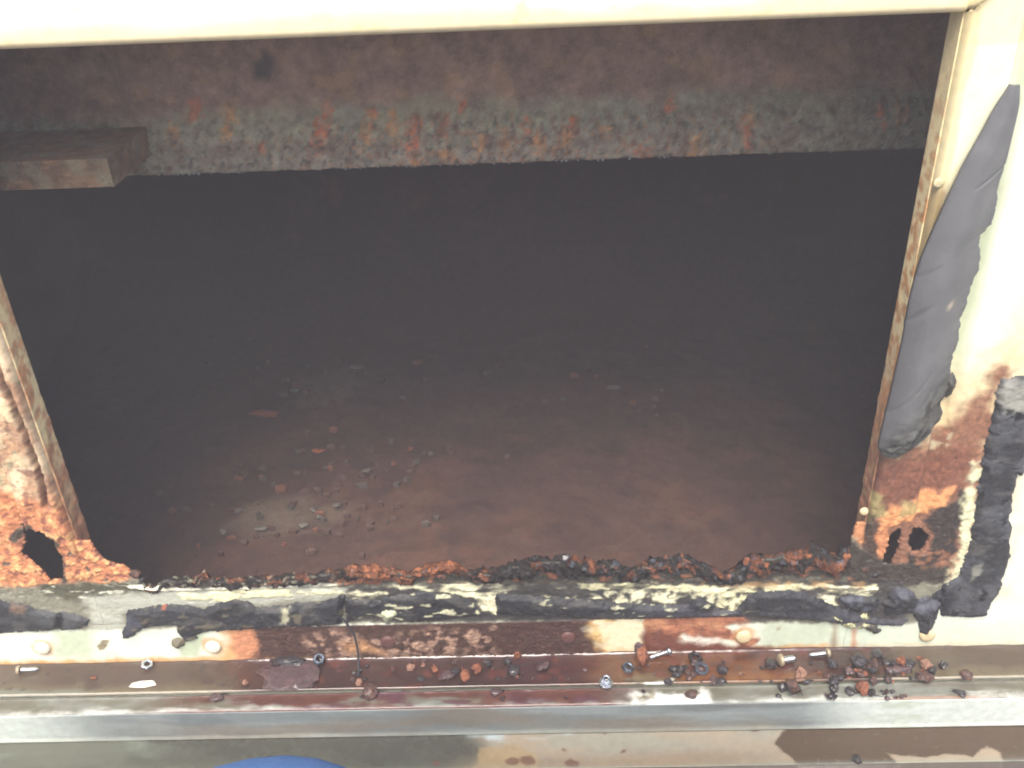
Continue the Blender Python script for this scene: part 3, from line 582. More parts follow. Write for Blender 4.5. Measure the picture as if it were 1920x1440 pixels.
# bracket box on the beam at the left
ZK = onY(130, 246, YB - 0.012)[2]; YK = onZ(130, 300, ZK)[1]; ZK2 = onY(130, 353, YK)[2]
xk1 = onY(214, 350, YK)[0]; xk2 = onY(262, 262, YB - 0.02)[0] + 0.004
def quad_patch(name, a, b, c, d, mat, base, n1=40, n2=24, seed=0, parent=None):
    u = np.linspace(0, 1, n1)[:, None, None]; v = np.linspace(0, 1, n2)[None, :, None]
    a, b, c, d = [np.array(k, float) for k in (a, b, c, d)]
    G = a * (1 - u) * (1 - v) + b * u * (1 - v) + c * u * v + d * (1 - u) * v
    L1 = np.linalg.norm(b - a); L2 = np.linalg.norm(d - a)
    U, V = np.meshgrid(np.linspace(0, L1, n1), np.linspace(0, L2, n2), indexing='ij')
    p = Paint(U, V, lambda *_: (0, 0), base, 0.8, 1.0)
    p.C *= (1 + 0.35 * p.n(60, 4, seed))[..., None]
    p.mix((150, 116, 84), p.blot(70, 0.15, 0.4, seed + 2) * 0.6, var=0.3); p.mix((124, 126, 104), p.blot(35, 0.0, 0.4, seed + 5) * 0.5)
    nrm = np.cross(b - a, d - a); nrm /= np.linalg.norm(nrm)
    G = G + nrm * (0.0008 * p.n(90, 3, seed + 1))[..., None]
    return G, p
brk = empty('bracket'); brk.parent = housing; brk.location = -Vector(housing.location)
fl, fr = (XI0, YK, ZK), (xk1, YK, ZK); bl, br_ = (XI0, YK, ZK2), (xk1, YK, ZK2)
tl, tr = (XI0, YB - 0.005, ZK), (xk2, YB - 0.005, ZK)
for nm, q, cc, sd_ in (('front_face', (bl, br_, fr, fl), (108, 84, 64), 1), ('top_face', (fl, fr, tr, tl), (132, 104, 82), 2), ('end_face', (br_, (xk2, YB - 0.005, ZK2), tr, fr), (118, 92, 72), 3), ('under_face', ((XI0, YB - 0.005, ZK2), (xk2, YB - 0.005, ZK2), br_, bl), (84, 70, 54), 4)):  # top paler, underside darker: shading put into the face colours
    G, pp_ = quad_patch(nm, *q, M_INNER, cc, 120 if nm != 'end_face' else 24, 24, sd_)
    g = grid_mesh(nm, G, pp_, M_INNER); g.parent = brk
brk['label'] = 'small rusty box bracket with a bevelled end on the inner beam'
# floor
floorP = lambda x, y: onZ(x, y, ZFLOOR)[[0, 1]]
U, V = np.meshgrid(axis(XI0, XI1, 0.005), axis(0.004, YBACK + 0.01, 0.005), indexing='ij')
p = Paint(U, V, floorP, (78, 57, 50), 0.85, 1.0)
p.C *= (1 + 0.2 * p.n(9, 5, 2))[..., None]
p.mix((94, 66, 54), p.blot(8, -0.1, 0.5, 5) * 0.7); p.mix((64, 48, 46), p.blot(22, 0.1, 0.5, 15) * 0.6)
p.mix((118, 100, 84), p.poly([(560, 735), (600, 690), (690, 680), (680, 720), (640, 755), (570, 760)], 0.02, 0.03, 15, 2) * 0.8)
p.mix((112, 98, 84), p.poly([(430, 990), (460, 950), (640, 930), (650, 965), (560, 1000), (470, 1010)], 0.02, 0.03, 15, 3) * 0.7)
p.mix((70, 56, 54), p.xr(-200, 420, 160, 800) * 0.7)
far = sstep(YBACK - 0.50, YBACK - 0.05, V + 0.06 * p.n(7, 3, 9)); p.mix((88, 72, 68), far, bump=0.5)
p.H += 0.004 * p.n(20, 4, 3) + 0.16 * (1 - np.sqrt(np.clip(1 - np.clip((V - (YBACK - 0.20)) / 0.215, 0, 1) ** 2, 0, 1)))
floor = into(grid_mesh('inner_floor', np.stack([U, V, ZFLOOR + p.H], -1), p, M_INNER)); floor['label'] = 'dark brown rusty inner floor littered with pale scale'
# back, sides, ceiling, outer shell
U, V = np.meshgrid(axis(XI0, XI1, 0.006), axis(ZFLOOR - 0.008, ZCEIL, 0.006), indexing='ij')
p = Paint(U, V, lambda x, y: onY(x, y, YBACK)[[0, 2]], (112, 110, 114), 0.85, 0.4)
p.C *= (1 + 0.12 * p.n(7, 5, 2))[..., None]; p.mix((88, 72, 68), 1 - sstep(ZFLOOR + 0.25, ZFLOOR + 0.62, V + 0.05 * p.n(7, 3, 5))); p.mix((100, 80, 74), p.blot(10, 0.1, 0.6, 4) * 0.5)
for (x, y) in ((622, 360), (790, 370)):
    p.mix((140, 84, 62), p.poly([(x - 8, y - 14), (x + 4, y - 12), (x + 9, y + 4), (x + 3, y + 16), (x - 6, y + 10)], 0.02, 0.02, 50, x) * 0.5)
g = into(grid_mesh('inner_back', np.stack([U, YBACK + 0.003 * p.n(12, 3, 6), V], -1), p, M_INNER)); g['label'] = 'dark grey inner back wall'
for nm, X in (('inner_side', XI0), ('inner_side', XI1)):
    U, V = np.meshgrid(axis(0.005, YBACK + 0.009, 0.01), axis(ZFLOOR, ZCEIL, 0.01), indexing='ij')
    p = Paint(U, V, lambda x, y: (0, 0), (96, 86, 84), 0.8, 0.5); p.C *= (1 + 0.2 * p.n(9, 5, 2))[..., None]
    into(grid_mesh(nm, np.stack([X + 0 * U, U, V], -1), p, M_INNER))
M_SHELL = plain_mat('shell_paint', WHITE, 0.5, nscale=40, nvar=0.08)
th_ = 0.004
into(box_mesh('shell_top', (XMIN, 0.004, ZCEIL + 0.002), (XMAX, YBACK + 0.03, ZMAX - 0.001), M_SHELL))
into(box_mesh('shell_back', (XMIN, YBACK + 0.0095, -0.45), (XMAX, YBACK + 0.03, ZCEIL + 0.001), M_SHELL))
into(box_mesh('shell_side', (XMIN, 0.004, -0.45), (XI0 - 0.001, YBACK + 0.011, ZCEIL + 0.006), M_SHELL))
into(box_mesh('shell_side', (XI1 + 0.001, 0.004, -0.45), (XMAX - 0.0006, YBACK + 0.011, ZCEIL + 0.006), M_SHELL))
into(box_mesh('base', (XI0, Y2 + 0.008, -0.45), (XI1, YBACK + 0.011, ZFLOOR - 0.012), M_SHELL))
into(box_mesh('kick_plate', (XI0, Y2 + 0.008, ZFLOOR - 0.010), (XI1, 0.003, ZLEDGE - 0.014), M_SHELL))

# ================================================================== sealant on the front, each piece a thing of its own
def slab(name, pts, thick, label, base=BLACK, wob=0.0018, f=110, seed=0, edge=0.004, rough=0.5, extra=None, bow=None, lumps=0.25, step_=0.0011, cat='sealant'):
    q = np.array([wallP(*a) for a in pts]); lo, hi = q.min(0) - 0.006, q.max(0) + 0.006
    X, Z = np.meshgrid(axis(lo[0], hi[0], step_), axis(lo[1], hi[1], step_), indexing='ij')
    d = sdf(X, Z, q) + wob * fbm(X * f, Z * f, 4, seed)
    p = Paint(X, Z, wallP, base, rough, 0.7)
    p.C *= (1 + 0.35 * p.n(45, 4, seed + 1, 2.5))[..., None]
    p.mix((92, 90, 86), 0.45 * p.blot(70, 0.1, 0.5, seed + 9, 4, 2), 0.65)
    if extra: extra(p)
    t_ = 0.55 * thick * sstep(0.0, edge * 1.3, -d) * (1 + lumps * p.n(70, 4, seed + 3)) + p.H + 0.0005 * p.n(300, 2, seed + 6)
    if bow: t_ = t_ + bow(X, Z)
    Y = np.where(d < 0, -t_ - 0.0016, 0.0008)
    k = mids(d) < 0.0008
    o = grid_mesh(name, np.stack([X, Y, Z], -1), p, M_GASKET, k)
    base_ = [(lo[0] + hi[0]) / 2, 0, lo[1]]
    o.data.transform(Matrix.Translation(-Vector(base_))); o.location = base_
    return tag(o, label, cat)
def ex_l(p):
    p.mix((78, 80, 80), p.blot(40, -0.3, 0.3, 3, 4, 3) * 0.7, 0.5)
    p.mix((26, 26, 28), p.poly([(106, 1148), (120, 1150), (122, 1180), (104, 1182)], 0.002, 0.002, 90), 0.4, h=-0.001)
    p.mix((130, 104, 84), p.poly([(20, 1128), (50, 1130), (45, 1142), (22, 1142)], 0.003, 0.004, 90) * 0.6)
slab('sealant_strip', [(-90, 1118), (0, 1122), (22, 1128), (40, 1126), (62, 1140), (90, 1145), (125, 1146), (150, 1152), (168, 1160), (165, 1172), (150, 1178), (60, 1182), (-90, 1190)], 0.005, 'flat grey black sealant strip left of the bare grey gap, at the lower left corner', seed=1, extra=ex_l)
def ex_m(p):
    p.mix((70, 72, 82), p.poly([(236, 1152), (262, 1150), (270, 1170), (240, 1195)], 0.004, 0.003) * 0.8)
    p.mix((112, 104, 84), p.blot(90, 0.3, 0.5, 4, 4, 2) * 0.6, 0.5, h=0.0008)
    p.mix((134, 78, 58), p.poly([(304, 1132), (314, 1130), (313, 1138), (305, 1138)], 0.001, 0.001), 0.7, h=0.001)
    p.mix((170, 168, 140), p.poly([(530, 1138), (545, 1134), (540, 1165), (528, 1165)], 0.002, 0.003, 120) * 0.85)
slab('sealant_strip', [(240, 1144), (262, 1141), (310, 1133), (350, 1134), (380, 1142), (410, 1130), (440, 1123), (470, 1130), (480, 1138), (520, 1136), (560, 1130), (600, 1128), (634, 1122), (640, 1112), (648, 1116), (640, 1168), (600, 1172), (500, 1176), (400, 1182), (366, 1188), (372, 1196), (350, 1202), (334, 1188), (330, 1172), (290, 1172), (268, 1178), (250, 1192), (232, 1196), (228, 1188), (236, 1175)], 0.006, 'torn black sealant strip with a foot shaped flap hanging at its left end', seed=2, extra=ex_m, lumps=0.4)
def ex_c(p):
    p.mix((78, 78, 88), sstep(0.3, 0.9, p.n(20, 3, 3, 5)) * 0.5 + 0.25 * (p.V < wallP(960, 1152)[1]), 0.35)
    p.mix((206, 204, 170), p.blot(140, 0.35, 0.5, 7, 4, 3) * p.xr(1000, 1400, 30) * 0.7, 0.5)
slab('sealant_strip', [(930, 1112), (980, 1116), (1050, 1120), (1130, 1128), (1200, 1132), (1290, 1134), (1300, 1122), (1316, 1120), (1335, 1134), (1350, 1144), (1380, 1142), (1400, 1118), (1420, 1108), (1480, 1106), (1520, 1114), (1560, 1132), (1600, 1150), (1640, 1160), (1700, 1162), (1690, 1172), (1560, 1166), (1520, 1160), (1400, 1152), (1290, 1156), (1160, 1158), (1060, 1154), (930, 1150)], 0.006, 'long black sealant strip along the middle right of the sill', seed=3, extra=ex_c, lumps=0.35, rough=0.35)
def ex_b(p):
    p.mix((206, 204, 170), p.blot(110, 0.25, 0.42, 8, 4, 3) * 0.8, 0.5, h=0.0006)
slab('sealant_strip', [(648, 1122), (700, 1126), (735, 1118), (790, 1110), (850, 1116), (880, 1126), (900, 1150), (850, 1156), (820, 1162), (770, 1164), (735, 1158), (690, 1152), (648, 1168)], 0.003, 'thin smeared black sealant between cream patches mid sill', seed=4, extra=ex_b, lumps=0.6, rough=0.3)
# big corner piece at the right
def ex_r(p):
    p.mix((82, 84, 88), p.blot(30, -0.3, 0.4, 3) * 0.6, 0.55, h=0.0008)
    p.mix((150, 150, 140), p.poly([(1875, 715), (1925, 712), (1925, 762), (1880, 768), (1868, 745)], 0.004, 0.004, 70) * 0.8, 0.6)
    p.mix((24, 24, 27), p.blot(75, 0.34, 0.5, 5) * 0.9, 0.35, h=-0.0014)
    p.mix((136, 136, 124), p.poly([(1815, 1060), (1840, 1046), (1835, 1070), (1818, 1082)], 0.002, 0.003, 90) * 0.7, h=0.001)
slab('sealant_strip', [(1876, 712), (1925, 706), (1940, 780), (1916, 890), (1906, 886), (1900, 920), (1893, 960), (1893, 1040), (1880, 1080), (1872, 1110), (1853, 1134), (1850, 1152), (1800, 1156), (1765, 1152), (1762, 1128), (1745, 1120), (1765, 1096), (1795, 1075), (1812, 1030), (1825, 960), (1836, 900), (1842, 860), (1858, 790)], 0.006, 'wide L shaped black sealant strip round the lower right corner', seed=5, extra=ex_r, lumps=0.3, rough=0.6, wob=0.0022)
def ex_f(p): p.mix((88, 90, 100), p.blot(50, -0.1, 0.3, 4) * 0.6, 0.35)
slab('sealant_flap', [(1655, 1130), (1680, 1098), (1706, 1104), (1722, 1122), (1738, 1118), (1756, 1118), (1766, 1128), (1756, 1150), (1750, 1175), (1738, 1194), (1726, 1188), (1722, 1165), (1712, 1150), (1690, 1148), (1660, 1150)], 0.010, 'black sealant flap hanging over a cream rivet by the right corner', seed=6, extra=ex_f, rough=0.28, lumps=0.5, edge=0.007)
slab('sealant_flap', [(1782, 1098), (1812, 1066), (1822, 1074), (1806, 1100), (1790, 1112), (1765, 1124), (1762, 1112)], 0.009, 'small black curl of sealant inside the right corner', seed=7, rough=0.3, lumps=0.6, edge=0.006)
def ex_rope(p):
    p.mix((206, 204, 156), p.blot(120, -0.25, 0.1, 5) * (1 - p.poly([(1618, 1170), (1665, 1160), (1665, 1200), (1640, 1200)], 0.003, 0.003)), 0.6, 1.0)
slab('sealant_rope', [(1532, 1134), (1545, 1132), (1575, 1148), (1600, 1158), (1622, 1150), (1628, 1160), (1640, 1168), (1652, 1182), (1640, 1188), (1620, 1176), (1590, 1176), (1560, 1160), (1540, 1146)], 0.009, 'twisted rope of cream and black sealant drooping onto the pale strip', base=(60, 58, 54), seed=8, extra=ex_rope, lumps=0.6, edge=0.006)
def ex_w(p): p.mix((84, 86, 96), p.blot(60, -0.1, 0.4, 4) * 0.7, 0.25)
slab('sealant_flap', [(1572, 1120), (1600, 1114), (1640, 1120), (1652, 1128), (1640, 1144), (1612, 1148), (1586, 1138)], 0.006, 'glossy black film of sealant ringed by cream on the sill', seed=9, extra=ex_w, rough=0.2, lumps=0.5)
slab('sealant_lump', [(708, 1145), (722, 1136), (745, 1138), (750, 1150), (738, 1156), (732, 1168), (722, 1168), (718, 1156)], 0.010, 'small pale green crumb of sealant above the rusty strip', base=(176, 180, 150), seed=10, lumps=0.8, edge=0.005)
slab('sealant_lump', [(322, 1198), (334, 1194), (344, 1198), (346, 1210), (334, 1215), (324, 1208)], 0.008, 'small speckled black and cream lump left of the second rivet', base=(110, 104, 84), seed=11, lumps=0.8, edge=0.004)
slab('sealant_lump', [(1770, 706), (1786, 702), (1792, 716), (1782, 740), (1772, 744), (1768, 725)], 0.008, 'small grey black crumb of sealant beside the peeled strip', base=(62, 62, 62), seed=12, lumps=0.6, edge=0.005)

# peeled strip leaning off the right frame
LE = [(1897, 155), (1866, 204), (1838, 255), (1806, 310), (1774, 378), (1746, 440), (1724, 495), (1706, 560), (1692, 640), (1674, 720), (1660, 780), (1646, 838), (1654, 856)]
RE = [(1913, 156), (1912, 200), (1900, 250), (1888, 300), (1872, 350), (1864, 410), (1840, 450), (1828, 520), (1806, 590), (1792, 650), (1774, 720), (1764, 790), (1700, 850)]
def resamp(pts, n):
    a = np.array(pts, float); t = np.linspace(0, 1, len(a)); tt = np.linspace(0, 1, n)
    return np.stack([np.interp(tt, t, a[:, 0]), np.interp(tt, t, a[:, 1])], 1)
nL, nU = 260, 46
YP = -0.014
l = np.array([onY(x, y, YP) for x, y in resamp(LE, nL)]); r = np.array([onY(x, y, YP) for x, y in resamp(RE, nL)])
kern = np.ones(13) / 13
for arr in (l, r):
    for k in (0, 2):
        pad = np.concatenate([np.full(6, arr[0, k]), arr[:, k], np.full(6, arr[-1, k])]); arr[:, k] = np.convolve(pad, kern, 'valid')
tt = np.linspace(0, 1, nL)
rag = (0.0035 * fbm(tt * 12, tt * 0 + 1.0, 4, 3) + 0.001 * fbm(tt * 60, tt * 0 + 4.0, 2, 8)) * sstep(0.25, 0.5, tt)
end_ = sstep(0.9, 1.0, tt); r[:, 2] += end_ * 0.003 * fbm(tt * 40, tt * 0, 3, 2)
U, T = np.meshgrid(np.linspace(0, 1, nU), tt, indexing='ij')
base_ = l[None] * (1 - U)[..., None] + r[None] * U[..., None]
base_[..., 0] += rag[None] * U ** 8
wdt = np.linalg.norm(r - l, axis=1)[None]
rdg = 0.38 + 0.04 * np.sin(T * 7.0)
prof = np.where(U < rdg, np.sin(np.pi / 2 * np.clip(U / rdg, 0, 1)) ** 0.9, np.cos(np.pi / 2 * np.clip((U - rdg) / (1 - rdg), 0, 1)) ** 1.2)
bul = 0.25 * wdt * prof * (0.75 + 0.25 * sstep(0.05, 0.3, T))
crease = 0.8 * np.exp(-((T - 0.33 + 0.06 * U) / 0.005) ** 2) * sstep(0.3, 0.6, U) + np.exp(-((T - 0.78 - 0.12 * (0.4 - U)) / 0.006) ** 2) * sstep(0.7, 0.3, U) * 0.7 + np.exp(-((T - 0.60 - 0.10 * (0.3 - U)) / 0.008) ** 2) * sstep(0.42, 0.15, U) + 0.5 * np.exp(-((T - 0.51 - 0.08 * (0.3 - U)) / 0.006) ** 2) * sstep(0.5, 0.1, U)
arc = wdt
ND = Paint(U * 0.07, T * 0.45, lambda a, b: (0, 0), (96, 97, 98), 0.36, 0.25)
ND.C *= (1 + 0.12 * ND.n(30, 4, 3))[..., None]
low = sstep(0.80, 0.92, T + 0.35 * (U - 0.4) * 0.4 + 0.03 * ND.n(40))
ND.mix((74, 74, 68), low * 0.8, 0.7, 1.0, var=0.3)
ND.mix((30, 30, 33), low * ND.blot(70, 0.25, 0.45, 6) * 0.8, 0.6)
ND.mix((170, 160, 140), np.exp(-(((T - 0.615) / 0.008) ** 2 + ((U - 0.62) / 0.05) ** 2)) * 0.9, 0.6)
lump = 0.0007 * ND.n(14, 3, 5) + 0.003 * low * ND.n(60, 4, 8)
Yf = base_[..., 1] - bul - lump + 0.0014 * crease
front = np.stack([base_[..., 0], Yf, base_[..., 2]], -1)
backY = np.minimum(Yf + 0.0045, -0.004)
back = np.stack([base_[..., 0], Yf + 0.0026, base_[..., 2]], -1)
G = np.concatenate([front, back[::-1], front[:1]], 0)
class _P: pass
pp_ = _P(); cc = lambda A: np.concatenate([A, A[::-1], A[:1]], 0)
pp_.C, pp_.R, pp_.B = cc(ND.C), cc(ND.R), cc(ND.B)
o = grid_mesh('peeled_sealant_strip', G, pp_, M_GASKET, flip=True)
org = Vector((l[-1, 0], -0.01, l[-1, 2])); o.data.transform(Matrix.Translation(-org)); o.location = org
tag(o, 'long curved grey black sealant strip peeling off the right frame', 'sealant')
# close both ends of that strip with the same mesh's end loops
bm = bmesh.new(); bm.from_mesh(o.data); bmesh.ops.remove_doubles(bm, verts=bm.verts, dist=1e-6)
bmesh.ops.holes_fill(bm, edges=[e for e in bm.edges if e.is_boundary], sides=0); bm.to_mesh(o.data); bm.free()

# thin black thread from the sill down onto the ledge
def tube(name, pts, rad, mat, label=None, cat=None, parent=None, seg=8):
    cu = bpy.data.curves.new(name, 'CURVE'); cu.dimensions = '3D'; sp = cu.splines.new('POLY'); sp.points.add(len(pts) - 1)
    for q, pt in zip(sp.points, pts): q.co = (*pt, 1)
    cu.bevel_depth = rad; cu.bevel_resolution = 2; cu.use_fill_caps = True
    tmp = bpy.data.objects.new('tmp', cu); S.collection.objects.link(tmp)
    dg = bpy.context.evaluated_depsgraph_get(); me = bpy.data.meshes.new_from_object(tmp.evaluated_get(dg)); bpy.data.objects.remove(tmp)
    me.name = name; me.materials.clear(); me.materials.append(mat)
    for f_ in me.polygons: f_.use_smooth = True
    return tag(link(bpy.data.objects.new(name, me), parent), label, cat)
M_BLK = plain_mat('black_thread', (48, 50, 54), 0.4)
tube('sealant_thread', [onY(636, 1118, -0.009), onY(628, 1150, -0.009), onY(648, 1166, -0.008), onY(664, 1190, -0.006), onY(670, 1215, -0.006), onY(672, 1232, -0.006), onZ(672, 1250, ZLEDGE + 0.002), onZ(673, 1268, ZLEDGE + 0.002)], 0.0011, M_BLK, 'thin dark thread of sealant dangling from the sill onto the ledge', 'sealant')

# ================================================================== loose things on the ledge
def ledge_z(y): return ZLEDGE if y < 1289 else ZST
def chip_mat(name, cols, rough, coat=0.0, scale=260):
    m, t, b = node_mat(name); N = t.nodes.new; L = t.links.new
    tc = N('ShaderNodeTexCoord'); oi = N('ShaderNodeObjectInfo'); ad = N('ShaderNodeVectorMath'); ad.operation = 'ADD'
    L(tc.outputs['Object'], ad.inputs[0]); L(oi.outputs['Random'], ad.inputs[1])
    n = N('ShaderNodeTexNoise'); n.inputs['Scale'].default_value = scale; n.inputs['Detail'].default_value = 6; n.inputs['Roughness'].default_value = 0.7
    L(ad.outputs[0], n.inputs['Vector'])
    r = N('ShaderNodeValToRGB'); e = r.color_ramp.elements
    e[0].position = 0.30; e[0].color = (*lin(cols[0]), 1); e[1].position = 0.70; e[1].color = (*lin(cols[2]), 1)
    k = e.new(0.5); k.color = (*lin(cols[1]), 1)
    L(n.outputs[0], r.inputs[0]); L(r.outputs[0], b.inputs['Base Color'])
    n2 = N('ShaderNodeTexNoise'); n2.inputs['Scale'].default_value = scale * 3; n2.inputs['Detail'].default_value = 4; L(ad.outputs[0], n2.inputs['Vector'])
    bp = N('ShaderNodeBump'); bp.inputs['Distance'].default_value = 0.002; bp.inputs['Strength'].default_value = 0.9; L(n2.outputs[0], bp.inputs['Height']); L(bp.outputs[0], b.inputs['Normal'])
    b.inputs['Roughness'].default_value = rough; b.inputs['Coat Weight'].default_value = coat; b.inputs['Coat Roughness'].default_value = 0.12
    return m
M_FL = {'orange': chip_mat('orange_rust_chip', ((84, 44, 34), (132, 80, 56), (170, 108, 70)), 0.75, 0.08),
        'brown': chip_mat('brown_rust_chip', ((40, 28, 28), (76, 54, 46), (122, 80, 60)), 0.6, 0.2),
        'dark': chip_mat('wet_dark_rust_chip', ((22, 20, 24), (40, 36, 38), (72, 58, 50)), 0.4, 0.6),
        'purple': chip_mat('wet_purple_rust_chip', ((58, 40, 44), (80, 60, 60), (112, 82, 76)), 0.45, 0.6),
        'pink': chip_mat('pale_rust_chip', ((112, 74, 62), (144, 106, 88), (170, 134, 112)), 0.65, 0.1),
        'white': plain_mat('white_paint_chip', (220, 214, 204), 0.55, nvar=0.08)}
def chip(name, x, y, wpx, hpx, thick, kind, label, group=None, rot=0.0, tilt=0.0, seed=0, cat='rust chip', z=None, conv=None):
    z0 = ledge_z(y) if z is None else z
    c = onZ(x, y, z0); sc = 0.00053
    w_, d_ = wpx * sc / 2, hpx * sc / 2 * 1.35
    rr = random.Random(seed * 31 + int(x)); bm = bmesh.new(); bmesh.ops.create_icosphere(bm, subdivisions=3, radius=1)
    k1, k2, k3 = rr.uniform(0, 40), rr.uniform(0, 40), rr.uniform(0, 40)
    from mathutils import noise
    for v in bm.verts:
        n_ = v.co.normalized(); q = Vector((n_.x * 1.3 + k1, n_.y * 1.3 + k2, n_.z * 1.3 + k3))
        v.co = n_ * (0.92 + 0.45 * noise.noise(q) + 0.28 * noise.noise(q * 2.7) + 0.14 * noise.noise(q * 6))
    me = bpy.data.meshes.new(name)
    for v in bm.verts:
        v.co = Vector((v.co.x * w_, v.co.y * d_, v.co.z * thick / 2))
    R_ = Matrix.Rotation(rot, 4, 'Z') @ Matrix.Rotation(tilt, 4, 'X')
    bmesh.ops.transform(bm, matrix=R_, verts=bm.verts)
    mz = min(v.co.z for v in bm.verts)
    for v in bm.verts: v.co.z -= mz + thick * 0.10
    if rr.random() < 0.65 and wpx < 60:              # split shards with flat faces instead of worn lumps
        bm.free(); bm = bmesh.new()
        for _ in range(16):
            q = Vector((rr.gauss(0, 1), rr.gauss(0, 1), rr.gauss(0, 1))).normalized() * rr.uniform(0.75, 1.15); bm.verts.new((q.x * w_, q.y * d_, q.z * thick / 2 * 0.9))
        bmesh.ops.convex_hull(bm, input=bm.verts); bmesh.ops.delete(bm, geom=[v for v in bm.verts if not v.link_faces], context='VERTS')
        bmesh.ops.bevel(bm, geom=bm.edges[:], offset=min(w_, d_, thick) * 0.10, segments=1, affect='EDGES')
        bmesh.ops.transform(bm, matrix=R_, verts=bm.verts); mz = min(v.co.z for v in bm.verts)
        for v in bm.verts: v.co.z -= mz + thick * 0.10
    bm.to_mesh(me); bm.free(); me.materials.append(M_FL[kind])
    for f_ in me.polygons: f_.use_smooth = rr.random() < 0.6
    o = bpy.data.objects.new(name, me); o.location = (c[0], c[1], z0 + 0.0004)
    return tag(link(o), label, cat, group)
chip('paint_flake', 271, 1284, 54, 15, 0.0018, 'white', 'flat white paint flake on the brown ledge below the washer', rot=0.1, cat='paint flake')
chip('rust_plate', 545, 1268, 118, 62, 0.0035, 'purple', 'large flat purple red plate of rust on the left half of the ledge', seed=3, cat='rust flake')
chip('rust_plate', 540, 1243, 70, 20, 0.007, 'dark', 'dark wet rust lump behind the large purple plate', seed=4, cat='rust flake')
